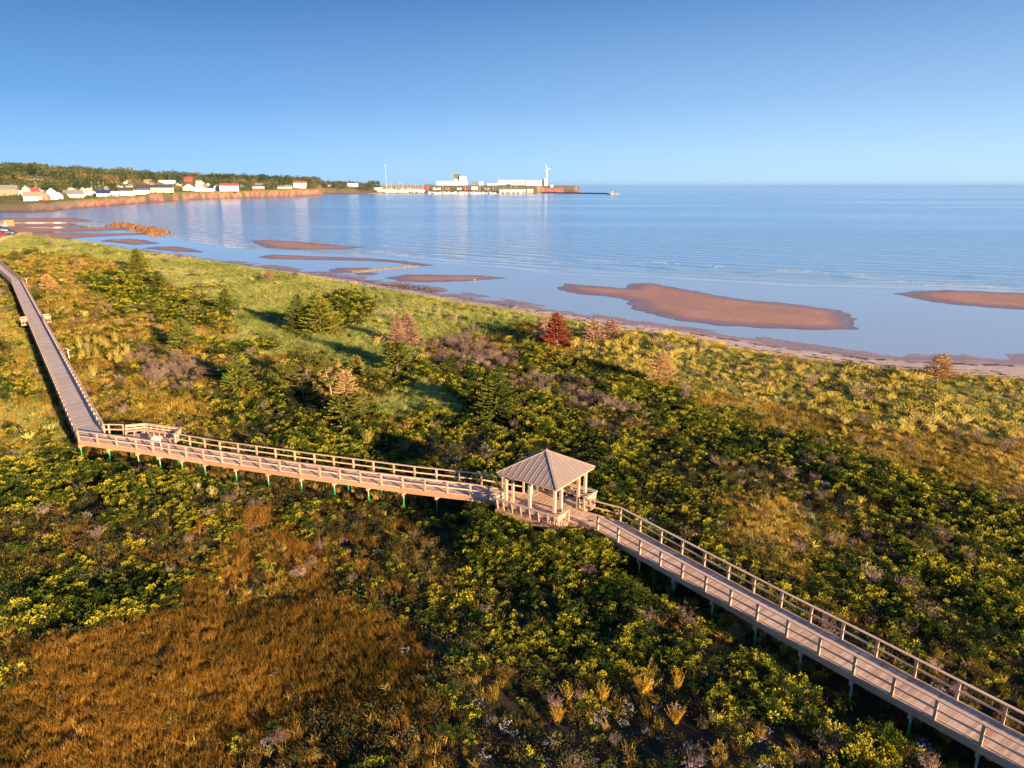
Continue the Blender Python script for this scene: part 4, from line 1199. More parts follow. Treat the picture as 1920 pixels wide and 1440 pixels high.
def open_pine(loc, h, w, label, seed, needle='pine', n_l=9, dead=None):
    r = random.Random(seed)
    root = empty('pine_tree', loc, 0, label, 'tree')
    tr, cr, dd = MB(), MB(), MB()
    p = Vector((0, 0, -.2)); pts = [p]
    for i in range(6):
        p = p + Vector((r.uniform(-.18, .18), r.uniform(-.18, .18), h * .9 / 6)); pts.append(p)
    for i in range(6): tr.cyl(pts[i], pts[i + 1], .11 * (1 - i / 7), .11 * (1 - (i + 1) / 7), 8, False)
    for k in range(n_l):
        t = r.uniform(.25, 1); i = min(5, int(t * 6)); b_ = pts[i].lerp(pts[i + 1], t * 6 - i if t < 1 else 1)
        a = 6.28 * k / n_l + r.uniform(-.4, .4); L = w / 2 * r.uniform(.55, 1.05) * (1.15 - .45 * t)
        m_ = b_ + Vector((math.cos(a) * L * .5, math.sin(a) * L * .5, L * r.uniform(0, .25)))
        e = m_ + Vector((math.cos(a + r.uniform(-.6, .6)) * L * .5, math.sin(a + r.uniform(-.6, .6)) * L * .5, L * r.uniform(.1, .4)))
        tr.cyl(b_, m_, .05, .03, 5, False); tr.cyl(m_, e, .03, .012, 4, False)
        for c0, n in ((e, 11), (m_.lerp(e, .5), 7), (m_, 4)):
            for q in range(n):
                cc = c0 + Vector((r.gauss(0, .34), r.gauss(0, .34), r.gauss(.10, .16)))
                tr.cyl(c0, cc, .012, .006, 3, False)
                tgt = dd if (dead and r.random() < .35) else cr
                for j in range(46):
                    d = Vector((r.uniform(-1, 1), r.uniform(-1, 1), r.uniform(-.3, 1)))
                    leaf(tgt, cc + d * .06, d, Vector((r.uniform(-1, 1), r.uniform(-1, 1), 1)), r.uniform(.16, .30), .075)
    tr.build('trunk', M['trunk'] if not dead else M['deadtrunk'], root); cr.build('crown', M[needle], root)
    if dead: dd.build('dead_needles', M[dead], root)
    return root
for i, (px, py, hp, wp, nd, top, bare, lab) in enumerate(T):
    L = spot(px, py)
    spruce(L, px_m(L, hp), px_m(L, wp) * 1.15, lab, nd, 300 + i, bare, 'dead_spruce_tree' if nd in ('deadneedle', 'redneedle', 'tanneedle') else ('pine_tree' if nd == 'pine' else 'spruce_tree'), top, trunk_show=.16 if px in (745, 1238) else .02)
L = spot(570, 748)
open_pine(L, px_m(L, 82), px_m(L, 135), 'open crooked pine with bare lower limbs and tufted yellow-green crown', 41, n_l=12, dead=None)
L = spot(622, 742)
open_pine(L, px_m(L, 60), px_m(L, 76), 'crooked pine with browning needles touching the open pine on its right', 47, n_l=8, dead='tanneedle')

def plume_plant(loc, h, w, label, seed, mat_='goldplume'):
    r = random.Random(seed)
    root = empty('goldenrod_plant', loc, 0, label, 'plant', 'tall golden plumes')
    st, fl = MB(), MB()
    h *= 1.1
    for i in range(20):
        a = r.uniform(0, 6.28); sp = r.uniform(.1, 1)
        tip = Vector((math.cos(a) * w / 2 * sp, math.sin(a) * w / 2 * sp, h * r.uniform(.65, 1.05)))
        st.cyl((0, 0, -.1), tip, .008, .004, 4, False)
        for k in range(16):
            t = .35 + .65 * k / 15
            for s in (-1, 1):
                sd = Vector((-math.sin(a), math.cos(a), 0)) * s + Vector((r.uniform(-.4, .4), r.uniform(-.4, .4), .9))
                leaf(fl, tip * t, sd, Vector((r.uniform(-1, 1), r.uniform(-1, 1), .3)), h * .16 * (1.3 - t), .03)
    st.build('stem', M['weed'], root); fl.build('flower_plume', M[mat_], root)
    return root
for i, (px, py, hp, wp, lab, mt) in enumerate([
    (1203, 1312, 66, 74, 'largest golden plume plant among the rose bushes below the right boardwalk', 'goldplume'),
    (1268, 1300, 48, 34, 'upright orange-gold plume plant just right of the largest golden plume', 'goldplume'),
    (1266, 1360, 38, 46, 'leaning orange-gold plume plant in front of the upright one', 'goldplume'),
    (1130, 1322, 40, 34, 'drooping golden plume plant left of the largest golden plume', 'goldplume'),
    (1064, 1318, 34, 34, 'small pale gold plume plant above the pointed one', 'goldplume'),
    (1045, 1362, 42, 34, 'pointed pale gold plume plant standing lowest among the white flowers', 'goldplume'),
    (400, 938, 26, 24, 'pale gold plume plant in front of the middle boardwalk', 'goldenrod'),
    (372, 926, 20, 18, 'thin pale gold plume plant beside the other one in front of the middle boardwalk', 'goldenrod'),
    (176, 712, 22, 34, 'bright yellow-green plume bush right of the long straight boardwalk', 'goldenrod'),
    (690, 838, 34, 36, 'pale green feathery bush behind the middle boardwalk railing', 'goldenrod')]):
    L = spot(px, py)
    plume_plant(L, px_m(L, hp), px_m(L, wp), lab, 500 + i, mt)
for i in range(26):     # the yellow plume patch beside the long straight boardwalk
    px, py = 148 + rnd.random() * 105, 640 + rnd.random() * 40
    py += (px - 148) * .1
    L = spot(px, py); plume_plant(L, px_m(L, 18) * rnd.uniform(.8, 1.3), px_m(L, 15), 'pale yellow plume in the patch right of the long straight boardwalk', 600 + i, 'goldenrod')['group'] = 'pale yellow plumes in the patch by the long boardwalk'

# ------------------------------------------------------------------ far shore
def far_ground(px, Y):
    return float(far_z(np.array([float(px)]), np.array([float(Y)]))[0][0])
def far_spot(px, py, dmin=0, dmax=900):
    """stand something on the far land in column px so that its foot shows at picture row py"""
    D = float(np.interp(px, FC[:, 0], FC[:, 1])) + dmin
    best = None
    Ys = np.linspace(D + 16, D + dmax, 160)
    z = far_z(np.full(160, float(px)), Ys)[0]
    pys = PIX(0, Ys, z)[1]
    k = int(np.argmin(np.abs(pys - py) + (z < .5) * 50))
    Y = float(Ys[k]); zc = Y * CP + CAM_H * SP
    return (px - 960) / 1333 * zc, Y, float(z[k])
def span(px_, Y): return px_ * (Y * CP + CAM_H * SP) / 1333

def house(loc, w, d, h, wall, roof, rz, label, gable='x', roof_h=None, n_win=3, chimney=False, name='house', cat='house', door=True, group=None):
    root = empty(name, (loc[0], loc[1], loc[2] - .3), rz, label, cat, group)
    rh = roof_h if roof_h is not None else min(w, d) * .32
    mb = MB(); W, D_ = w / 2, d / 2; H = h - rh + .3
    if rh > .2:
        if gable == 'x':      # ridge along x, gables at the ends
            mb.add([(-W, -D_, 0), (W, -D_, 0), (W, D_, 0), (-W, D_, 0), (-W, -D_, H), (W, -D_, H), (W, D_, H), (-W, D_, H), (-W, 0, H + rh), (W, 0, H + rh)],
                   [(3, 2, 1, 0), (0, 1, 5, 4), (2, 3, 7, 6), (1, 2, 6, 9, 5), (3, 0, 4, 8, 7)])
            ro = MB(); e = .35; k = rh / D_
            for s in (-1, 1):
                ro.hexa([(-W - e, s * (D_ + e) if s < 0 else .0, (H - e * k) if s < 0 else H + rh), (W + e, s * (D_ + e) if s < 0 else 0, (H - e * k) if s < 0 else H + rh), (W + e, 0 if s < 0 else D_ + e, H + rh if s < 0 else H - e * k), (-W - e, 0 if s < 0 else D_ + e, H + rh if s < 0 else H - e * k),
                         (-W - e, s * (D_ + e) if s < 0 else 0, (H - e * k) + .22 if s < 0 else H + rh + .22), (W + e, s * (D_ + e) if s < 0 else 0, (H - e * k) + .22 if s < 0 else H + rh + .22), (W + e, 0 if s < 0 else D_ + e, H + rh + .22 if s < 0 else H - e * k + .22), (-W - e, 0 if s < 0 else D_ + e, H + rh + .22 if s < 0 else H - e * k + .22)])
        else:
            mb.add([(-W, -D_, 0), (W, -D_, 0), (W, D_, 0), (-W, D_, 0), (-W, -D_, H), (W, -D_, H), (W, D_, H), (-W, D_, H), (0, -D_, H + rh), (0, D_, H + rh)],
                   [(3, 2, 1, 0), (0, 1, 5, 8, 4), (2, 3, 7, 9, 6), (1, 2, 6, 5), (3, 0, 4, 7)])
            ro = MB(); e = .35; k = rh / W
            for s in (-1, 1):
                x0, x1 = (-W - e, 0) if s < 0 else (0, W + e)
                z0, z1 = (H - e * k, H + rh) if s < 0 else (H + rh, H - e * k)
                ro.hexa([(x0, -D_ - e, z0), (x1, -D_ - e, z1), (x1, D_ + e, z1), (x0, D_ + e, z0), (x0, -D_ - e, z0 + .22), (x1, -D_ - e, z1 + .22), (x1, D_ + e, z1 + .22), (x0, D_ + e, z0 + .22)])
    else:
        mb.box(-W, W, -D_, D_, 0, H); ro = MB(); ro.box(-W - .1, W + .1, -D_ - .1, D_ + .1, H + .002, H + .25)
    mb.build('wall', M[wall], root)
    rf = ro.build('roof', M[roof], root)
    if chimney:
        c = MB(); c.box(W * .3, W * .3 + .8, -.4, .4, H + rh * .5, H + rh + 1.0); c.build('chimney', M['brick'], rf)
    for i in range(n_win):
        x = -W + (i + .5) * w / n_win
        for lv in range(1 if H < 5 else 2):
            q = MB(); q.box(x - .55, x + .55, -D_ - .06, -D_ + .02, 1.2 + lv * 2.7, 2.4 + lv * 2.7); f_ = q.build('window', M['white'], root)
            q = MB(); q.box(x - .42, x + .42, -D_ - .08, -D_ - .061, 1.32 + lv * 2.7, 2.28 + lv * 2.7); q.build('pane', M['glass'], f_)
    if door:
        q = MB(); q.box(W * .1, W * .1 + 1.0, -D_ - .07, -D_ + .02, .3, 2.4); q.build('door', M['darkroof'], root)
    return root
HS = [  # px0, px1, base, height px, wall, roof, gable dir, label
    (3, 32, 367, 19, 'tan', 'greyroof', 'x', 'tan house with a big grey roof, leftmost on the far shore'),
    (32, 45, 366, 9, 'white', 'greyroof', 'flat', 'low white flat-roofed building right of the tan house'),
    (46, 58, 362, 13, 'offwhite', 'greyroof', 'y', 'small grey gabled house behind the low white building'),
    (56, 76, 362, 10, 'redwall', 'redroof', 'x', 'long low building with a bright red roof'),
    (46, 76, 377, 16, 'white', 'tan', 'x', 'long white building with a tan roof beside the lawn'),
    (73, 92, 375, 15, 'brick', 'tan', 'y', 'pink brick house with a gable front on the lawn edge'),
    (91, 108, 374, 21, 'white', 'darkroof', 'y', 'tall white gabled house right of the pink brick house'),
    (108, 118, 373, 12, 'white', 'darkroof', 'y', 'white wing with a dark roof attached right of the tall white gable'),
    (120, 154, 371, 14, 'white', 'greyroof', 'x', 'long white bungalow with a grey roof at the cliff start'),
    (155, 162, 369, 17, 'white', 'darkroof', 'y', 'narrow tall white house between the bungalow and the teal cottage'),
    (162, 181, 366, 10, 'teal', 'greyroof', 'y', 'pale teal cottage with a low gable'),
    (182, 206, 369, 12, 'white', 'blueroof', 'x', 'white cottage with a dark blue roof on the cliff'),
    (206, 224, 368, 9, 'teal', 'greyroof', 'flat', 'low pale teal building next to the blue-roofed cottage'),
    (222, 250, 367, 15, 'white', 'darkroof', 'x', 'large white house with a dark roof on the cliff edge'),
    (251, 279, 365, 8, 'white', 'offwhite', 'flat', 'long low white building above the cliff bend'),
    (257, 280, 358, 12, 'blueroof', 'darkroof', 'x', 'dark blue house behind the long low white building'),
    (235, 250, 346, 8, 'white', 'greyroof', 'y', 'small white gable among the trees above the dark-roofed house'),
    (272, 290, 346, 9, 'tan', 'tan', 'x', 'tan house among the trees above the dark blue house'),
    (284, 324, 361, 14, 'offwhite', 'darkroof', 'x', 'cream house with a wide dark roof on the cliff'),
    (300, 330, 345, 7, 'teal', 'teal', 'flat', 'long pale green building among the trees'),
    (344, 366, 358, 13, 'white', 'darkroof', 'y', 'white gabled house right of the round brown tree'),
    (347, 363, 341, 9, 'redwall', 'redroof', 'x', 'dark red house up in the woods'),
    (366, 399, 360, 6, 'white', 'white', 'flat', 'long low white wall-like building on the cliff'),
    (368, 388, 352, 13, 'offwhite', 'greyroof', 'y', 'cream gabled house behind the long low white building'),
    (402, 413, 358, 11, 'teal', 'blueroof', 'y', 'narrow pale blue house left of the red-roofed one'),
    (413, 447, 359, 14, 'white', 'redroof', 'x', 'white house with a faded red roof on the cliff edge'),
    (474, 496, 357, 7, 'redwall', 'teal', 'x', 'low house with a teal roof and red wall'),
    (479, 500, 350, 6, 'blueroof', 'greyroof', 'x', 'small blue house among the trees behind the teal roof'),
    (521, 533, 354, 6, 'white', 'greyroof', 'x', 'small white house left of the big white one, first of two'),
    (534, 548, 354, 7, 'offwhite', 'greyroof', 'x', 'small cream house left of the big white one, second of two'),
    (551, 575, 353, 13, 'white', 'redroof', 'x', 'big white house at the end of the red cliff'),
    (652, 672, 350, 6, 'white', 'white', 'x', 'white house alone on the green slope'),
    (57, 83, 338, 6, 'teal', 'blueroof', 'x', 'pale blue building high in the woods on the hill'),
]
HOUSE_Y = []
for i, (a, b_, base, hp, wl, rf, gd, lab) in enumerate(HS):
    x, y, z = far_spot((a + b_) / 2, base)
    HOUSE_Y.append((a, b_, y)); print('house', a, base, round(y - float(np.interp((a + b_) / 2, FC[:, 0], FC[:, 1]))), round(PIX(x, y, z)[1], 1))
    w = span(b_ - a, y) * .97; h = span(hp, y)
    d = max(6.0, min(12.0, w * .6))
    flat = gd == 'flat'
    house((x, y + d / 2, z), w, d, h, wl, rf, -math.atan2(x, y) * .6, lab, 'x' if flat else gd, .1 if flat else min(h * .5, (d if gd == 'x' else w) * .42), max(1, int(w / 5)), chimney=(i % 4 == 0 and not flat))

for i, (px, base, w_, h_, wl, rf, lab) in enumerate([
    (228, 352, 9, 5, 'white', 'darkroof', 'small white house among trees above the dark-roofed cliff house'), (246, 353, 10, 6, 'offwhite', 'greyroof', 'small cream house among trees left of the dark blue house'),
    (205, 355, 9, 6, 'white', 'greyroof', 'small white house peeping out above the blue-roofed cottage'), (188, 352, 7, 5, 'offwhite', 'darkroof', 'tiny cream house in the wood above the teal cottage'),
    (296, 352, 9, 5, 'white', 'darkroof', 'small white house behind the cream house with the wide dark roof'), (313, 350, 8, 5, 'white', 'greyroof', 'small grey-roofed white house just below the long pale green building'),
    (338, 349, 8, 6, 'offwhite', 'darkroof', 'small cream house above the round russet tree'), (376, 343, 10, 6, 'white', 'greyroof', 'white house right of the dark red one up in the woods'),
    (394, 349, 8, 6, 'white', 'darkroof', 'small white house behind the cliff, left of the narrow pale blue house'), (433, 349, 9, 5, 'teal', 'greyroof', 'small teal house in the trees above the red-roofed white house'),
    (140, 358, 12, 8, 'offwhite', 'darkroof', 'cream house standing behind the long white bungalow'), (170, 357, 10, 7, 'white', 'darkroof', 'white house behind the teal cottage'),
    (84, 361, 8, 9, 'white', 'redroof', 'small white house with a red roof behind the pink brick house'), (67, 353, 10, 5, 'offwhite', 'darkroof', 'dark-roofed cream house behind the long bright red roof'),
    (457, 351, 8, 5, 'white', 'darkroof', 'small white house behind the large green tree on the cliff'), (620, 350, 7, 4, 'white', 'greyroof', 'tiny white house on the green slope past the cliff end')]):
    x, y, z = far_spot(px, base); w = span(w_, y); h = span(h_, y); HOUSE_Y.append((px - w_ / 2, px + w_ / 2, y))
    house((x, y, z), w, min(8, w * .8), h, wl, rf, .15 * (i % 3 - 1), lab, 'x' if i % 2 else 'y', h * .42, 2)

# utility poles along the shore road
POLE_AT = ['wooden utility pole behind the right end of the grey-roofed tan house', 'wooden utility pole behind the low white flat-roofed building', 'wooden utility pole standing behind the bright red roof', 'wooden utility pole above the tall white gabled house', 'wooden utility pole above the long white grey-roofed bungalow', 'wooden utility pole behind the narrow tall white house', 'utility pole with pale crossarm above the teal cottage', 'utility pole with pale crossarm above the blue-roofed cottage, left one of two', 'utility pole with pale crossarm above the blue-roofed cottage, right one of two', 'wooden utility pole behind the low pale teal building', 'wooden utility pole below the small white gable in the trees', 'wooden utility pole behind the wide dark roof of the cream house', 'wooden utility pole beside the round russet tree', 'wooden utility pole on the green slope just past the cliff end', 'wooden utility pole on the green slope left of the lone white house', 'wooden utility pole directly left of the lone white house on the slope', 'wooden utility pole directly right of the lone white house on the slope', 'wooden utility pole behind the small white house near the big white one']
for i, (px, pt, pb, arm) in enumerate([(31, 342, 355, 0), (47, 343, 355, 0), (74, 341, 360, 0), (104, 338, 357, 0), (131, 337, 357, 0), (157, 340, 357, 0), (177, 341, 357, 1), (190, 341, 357, 1), (199, 341, 357, 1), (217, 341, 357, 0), (245, 343, 354, 0), (300, 343, 350, 0), (330, 343, 352, 0), (610, 342, 349, 0), (630, 343, 350, 0), (650, 343, 350, 0), (674, 343, 350, 0), (513, 345, 354, 0)]):
    x, y, z = far_spot(px, pb, 10)
    r = empty('utility_pole', (x, y, z - .3), 0, POLE_AT[i], 'pole', 'utility poles along the far shore' if not arm else 'utility poles with crossarms')
    h = span(pb - pt, y) + .3
    mb = MB(); mb.cyl((0, 0, 0), (0, 0, h), .28, .2, 6); mb.build('shaft', M['pole'], r)
    mb = MB(); mb.box(-1.3, 1.3, -.08, .08, h - 1.1, h - .85); mb.build('crossarm', M['white'] if arm else M['pole'], r)

# woodland over the hill: one mass of crowns, plus single trees between the houses
def far_tree_mb(seed, h=11.0, w=9.0, conifer=False, n=170):
    r = random.Random(seed); mb = MB()
    blobs = [(Vector((r.gauss(0, w * .2), r.gauss(0, w * .2), h * r.uniform(.42, .82))), w * r.uniform(.2, .33)) for _ in range(7)]
    for i in range(n):
        if conifer:
            t = r.random() ** .7; a = r.uniform(0, 6.28); q = w * .28 * (1 - t) * r.uniform(.6, 1.1); c = Vector((q * math.cos(a), q * math.sin(a), h * (.1 + .95 * t))); d = Vector((math.cos(a), math.sin(a), .2))
        else:
            b0, rr = r.choice(blobs); a = r.uniform(0, 6.28); el = r.uniform(-.6, 1.5)
            d = Vector((math.cos(a) * math.cos(el), math.sin(a) * math.cos(el), math.sin(el))); c = b0 + d * rr * r.uniform(.75, 1.05)
        leaf(mb, c, Vector((r.uniform(-1, 1), r.uniform(-1, 1), r.uniform(-.6, .6))) + d * .3, d, r.uniform(1.2, 2.4), r.uniform(1.0, 1.7))
    return mb
WP = [proto('broadleaf', far_tree_mb(s, 13 + s % 3, 14 + s % 5), M['wood_far']) for s in range(11)] + [proto('conifer', far_tree_mb(9, 15, 9, True), M['wood_far'])]
pts, sc = [], []
for (a, b_, n, d0, d1) in ((-260, 130, 1150, 190, 760), (130, 330, 800, 150, 720), (330, 480, 650, 130, 700), (480, 600, 560, 120, 700), (603, 690, 520, 130, 500), (690, 712, 60, 200, 480), (712, 1010, 90, 300, 420)):
    for _ in range(n):
        px = rnd.uniform(a, b_); D = float(np.interp(px, FC[:, 0], FC[:, 1])); Y = D + rnd.uniform(d0, d1)
        if any(h0 - 3 < px < h1 + 3 and Y < hy + 14 for h0, h1, hy in HOUSE_Y): continue
        z = far_ground(px, Y); zc = Y * CP + CAM_H * SP
        pts.append(((px - 960) / 1333 * zc, Y, z - .5)); sc.append(rnd.choice((.6, .75, .9, 1.0, 1.1, 1.35)) * rnd.uniform(.85, 1.15) * (.9 if px < 600 else .8) * (.35 if px > 712 else 1))
scatter('woodland', pts, np.array(sc), WP, 'mixed green and russet woodland on the hill behind the far houses', 'woods', .03)
pts2, sc2 = [], []
for _ in range(420):
    px = rnd.uniform(-60, 690); D = float(np.interp(px, FC[:, 0], FC[:, 1])); Y = D + rnd.uniform(26, 200 if px < 330 else 150)
    if any(h0 - 1 < px < h1 + 1 and abs(Y - hy - 4) < 9 for h0, h1, hy in HOUSE_Y): continue
    if px < 120 and Y < D + 120: continue
    hid = [hy for h0, h1, hy in HOUSE_Y if h0 - 1 < px < h1 + 1 and hy > Y]
    z = far_ground(px, Y); zc = Y * CP + CAM_H * SP
    pts2.append(((px - 960) / 1333 * zc, Y, z - .4)); sc2.append(rnd.uniform(.12, .24) if hid else rnd.uniform(.25, .65))
scatter('garden_bushes', pts2, np.array(sc2), WP[:5], 'bushes and small trees growing between the far houses', 'bushes', .03)
def lone_tree(px, pb, hp, label, seed, conifer=False):
    x, y, z = far_spot(px, pb, 25)
    h = span(hp, y)
    root = empty('tree', (x, y, z - .2), seed, label, 'tree')
    mb = MB(); mb.cyl((0, 0, 0), (0, 0, h * .6), h * .03, h * .015, 6); mb.build('trunk', M['trunk'], root)
    far_tree_mb(seed, h, h * 1.0, conifer, 220).build('crown', M['wood_far'], root)
for i, (px, pb, hp, lab) in enumerate([(333, 359, 16, 'round russet tree between the cream house and the white gable'), (388, 357, 12, 'green tree behind the cream gabled house on the cliff'), (470, 360, 14, 'russet tree left of the teal-roofed house'), (455, 361, 17, 'large green tree right of the red-roofed white house'),
    (505, 356, 13, 'bushy green tree right of the teal-roofed house'), (587, 352, 14, 'green tree right of the big white house'), (120, 352, 16, 'broad brown tree behind the tall white gable'), (20, 347, 17, 'dark green tree behind the grey-roofed tan house'), (143, 352, 14, 'olive tree behind the long white bungalow'), (36, 330, 20, 'tall pale brown tree standing out at the top of the wood on the left'), (172, 350, 13, 'brown tree behind the teal cottage'), (62, 344, 14, 'green tree between the red roof and the hill wood')]):
    lone_tree(px, pb, hp, lab, 800 + i)

# road and lawn on the far left shore
x0, y0 = far_spot(-60, 384)[:2]; x1, y1 = far_spot(42, 373)[:2]
mb = MB(); vs = []
nseg = 14
for i in range(nseg + 1):
    t = i / nseg; px = -80 + 125 * t; py = 385 - 11.5 * t ** 1.3
    x, y, z = far_spot(px, py)
    for s in (-1, 1):
        yy = y + s * 6; vs.append((x, yy, far_ground(px, yy) + .35))
mb.add(vs, [(2 * i, 2 * i + 2, 2 * i + 3, 2 * i + 1) for i in range(nseg)])
tag(mb.build('road', plain('asphalt_far', (.16, .16, .18), .9, .1)), 'grey road across the lawn on the far left shore', kind='structure')

def car(loc, rz, body, label, group=None, s=1.0):
    root = empty('parked_car', loc, rz, label, 'car', group)
    mb = MB()
    prof = [(-2.15, .35), (2.15, .35), (2.2, .75), (1.3, .92), (.7, 1.42), (-1.2, 1.45), (-1.9, .98), (-2.2, .9)]
    n = len(prof); w = .88
    mb.add([(x, -w, z) for x, z in prof] + [(x, w, z) for x, z in prof], [tuple(range(n)), tuple(range(2 * n - 1, n - 1, -1))] + [(i, i + n, (i + 1) % n + n, (i + 1) % n) for i in range(n)])
    mb.build('body', body, root)
    q = MB()
    for s_ in (-1, 1):
        q.hexa([(-1.55, s_ * .885 - .006, .98), (1.05, s_ * .885 - .006, .98), (1.05, s_ * .885 + .006, .98), (-1.55, s_ * .885 + .006, .98), (-1.15, s_ * .885 - .006, 1.36), (.62, s_ * .885 - .006, 1.36), (.62, s_ * .885 + .006, 1.36), (-1.15, s_ * .885 + .006, 1.36)])
    q.add([(1.27, -.78, .955), (1.27, .78, .955), (.74, .72, 1.40), (.74, -.72, 1.40)], [(0, 1, 2, 3)])
    q.add([(-1.86, -.78, 1.02), (-1.86, .78, 1.02), (-1.25, .72, 1.44), (-1.25, -.72, 1.44)], [(3, 2, 1, 0)])
    q.build('windows', M['glass'], root)
    for x in (-1.35, 1.35):
        for y in (-.82, .82):
            q = MB(); q.cyl((x, y - .1, .34), (x, y + .1, .34), .34, .34, 12); q.build('wheel', M['darkroof'], root)
    for y in (-.6, .6):
        q = MB(); q.box(2.12, 2.21, y - .15, y + .15, .6, .74); q.build('headlight', M['white'], root)
    return root
carred = plain('car_red', (.55, .02, .04), .3, .03); carsil = plain('car_silver', (.50, .52, .55), .3, .03, metallic=.5); carwh = plain('car_white', (.75, .76, .78), .3, .03); carblue = plain('car_dark_blue', (.03, .06, .14), .3, .03)
x, y, z = far_spot(41, 371); car((x, y, z + .3), .2, carblue, 'dark blue car parked beside the long white building on the far shore')
x, y, z = far_spot(80, 377); car((x, y, z), .1, carred, 'dark red car on the lawn below the pink brick house')

# near left: car park on its platform, walls, picket fence, logs
PZ = 2.2
lot = [G(px, py, PZ) for px, py in [(-120, 470), (-40, 456), (0, 449), (20, 443), (34, 438.5), (30, 434), (12, 426), (0, 422.5), (-160, 420)]]
mb = MB(); mb.prism(lot[::1], -.5, PZ)
tag(mb.build('car_park', plain('asphalt', (.13, .14, .17), .85, .12)), 'grey asphalt car park at the left edge above the beach', kind='structure')
def wall_px(name, pts, z0, z1, w, m_, label, cat):
    root = empty(name, (*G(*pts[0], z0), z0), 0, label, cat); O = root.location
    P_ = [G(px, py, z0) for px, py in pts]
    for a, c in zip(P_[:-1], P_[1:]):
        mb = MB(); mb.beam((a[0] - O.x, a[1] - O.y, (z1 - z0) / 2), (c[0] - O.x, c[1] - O.y, (z1 - z0) / 2), w, z1 - z0); mb.build('wall_section', m_, root)
    return root
wall_px('retaining_wall', [(8, 424), (27, 423.5)], .3, 4.2, .5, plain('orange_stone', (.42, .21, .11), .85, .2), 'orange-brown retaining wall at the beach corner, left edge', 'wall')
house((*G(-3, 424, 1.5), 1.6), 8, 5, 3.0, 'white', 'greyroof', .1, 'white building cut off by the left edge above the car park', 'x', 2, 2)
# picket fence: rails and pickets
def picket(pts, z, h, label, m_, step, name='picket_fence'):
    P_ = [G(px, py, z) for px, py in pts]
    root = empty(name, (P_[0][0], P_[0][1], z), 0, label, 'fence'); O = root.location
    for a, c in zip(P_[:-1], P_[1:]):
        for zz in (h * .3, h * .85):
            mb = MB(); mb.beam((a[0] - O.x, a[1] - O.y, zz), (c[0] - O.x, c[1] - O.y, zz), .06, .14); mb.build('rail', m_, root)
    for p in along(P_, step):
        mb = MB(); mb.box(p[0] - O.x - .09, p[0] - O.x + .09, p[1] - O.y - .03, p[1] - O.y + .03, -.4, h); mb.build('picket', m_, root)
pinkw = plain('pink_weathered_wood', (.55, .34, .28), .8, .12)
picket([(-60, 466), (0, 453), (20, 447), (38, 441.5)], 1.9, 1.3, 'pinkish picket fence in front of the car park at the left edge', pinkw, .45)
picket([(38, 441.5), (50, 440), (60, 442)], 1.6, 1.5, 'orange railing at the top of the beach steps', M['fascia'], 1.4, 'beach_railing')
for a, b_, lab in (((61, 443.5), (82, 448), 'long bleached log lying at the grass edge below the beach railing'), ((81, 449.5), (95, 452), 'short bleached log lying at the end of the long one')):
    p, q = G(*a, 1.2), G(*b_, 1.2)
    r = MB(); r.cyl((0, 0, 0), (q[0] - p[0], q[1] - p[1], 0), .35, .28, 8)
    o = r.build('log', M['white_post']); o.location = (p[0], p[1], 1.35); tag(o, lab, 'log')
for px, py, rz, bd, lab in ((2, 441.5, .2, carred, 'red car parked in the left edge car park behind the picket fence'), (-22, 444, .2, carwh, 'white car parked left of the red car'), (18, 438.6, -.35, carsil, 'silver car parked right of the red car in the car park'), (7, 434, -.45, carwh, 'white car parked behind the red car')):
    x, y = G(px, py, PZ); car((x, y, PZ + .01), rz, bd, lab)

# rocks, groyne
def rock_mass(name, pts, z, hmax, n, size, label, m_, cat='rocks'):
    """heap of separate weedy rocks inside a picture-space outline"""
    P_ = [G(px, py, z) for px, py in pts]
    xs = [p[0] for p in P_]; ys = [p[1] for p in P_]
    r = random.Random(len(label)); mb = MB(); c = 0; tries = 0
    while c < n and tries < n * 60:
        tries += 1
        x, y = r.uniform(min(xs), max(xs)), r.uniform(min(ys), max(ys))
        if not inside(P_, np.array([x]), np.array([y]))[0]: continue
        d = float(pdist(P_, np.array([x]), np.array([y]), True)[0])
        s = size * r.uniform(.5, 1.3)
        hz = z + hmax * min(1, d / 4) * r.uniform(.35, .8)
        vs, fs = [], []
        for i in range(3):
            for j in range(7):
                a = 6.28 * j / 7; q = (1, .85, .4)[i] * s * r.uniform(.75, 1.2)
                vs.append((x + q * math.cos(a), y + q * math.sin(a), (z - .8, hz * .6 + z * .4, hz + s * .25)[i] + r.uniform(-.1, .1) * s))
        fs = [(i * 7 + j, i * 7 + (j + 1) % 7, (i + 1) * 7 + (j + 1) % 7, (i + 1) * 7 + j) for i in range(2) for j in range(7)] + [tuple(range(14, 21))]
        mb.add(vs, fs); c += 1
    o = mb.build(name, m_); return tag(o, label, cat, kind='stuff')
rock_mass('rock_outcrop', [(198, 424), (212, 421), (245, 421), (272, 426), (278, 428.5), (300, 430), (322, 436), (328, 438), (300, 440.5), (272, 440), (255, 434.5), (262, 430), (240, 431), (225, 427)], -.1, 2.3, 420, 1.5, 'low orange-brown weedy rock outcrop in the shallow bay', M['rock'])
rock_mass('stone_groyne', [(655, 509), (680, 506.5), (735, 502), (785, 498), (788, 499.5), (735, 504.5), (690, 509), (665, 511.5)], 0, .35, 240, .5, 'narrow yellowish line of weedy stones between two sandbars', plain('yellow_weed_rock', (.34, .25, .10), .85, .4, 2))
rock_mass('seaweed_drift', [(700, 532), (760, 534), (810, 541), (830, 547), (800, 548), (740, 540), (690, 536)], -.05, .18, 260, .5, 'dark clumps of seaweed on the wet sand near the walker', plain('seaweed', (.12, .07, .03), .7, .4, 2), 'seaweed')
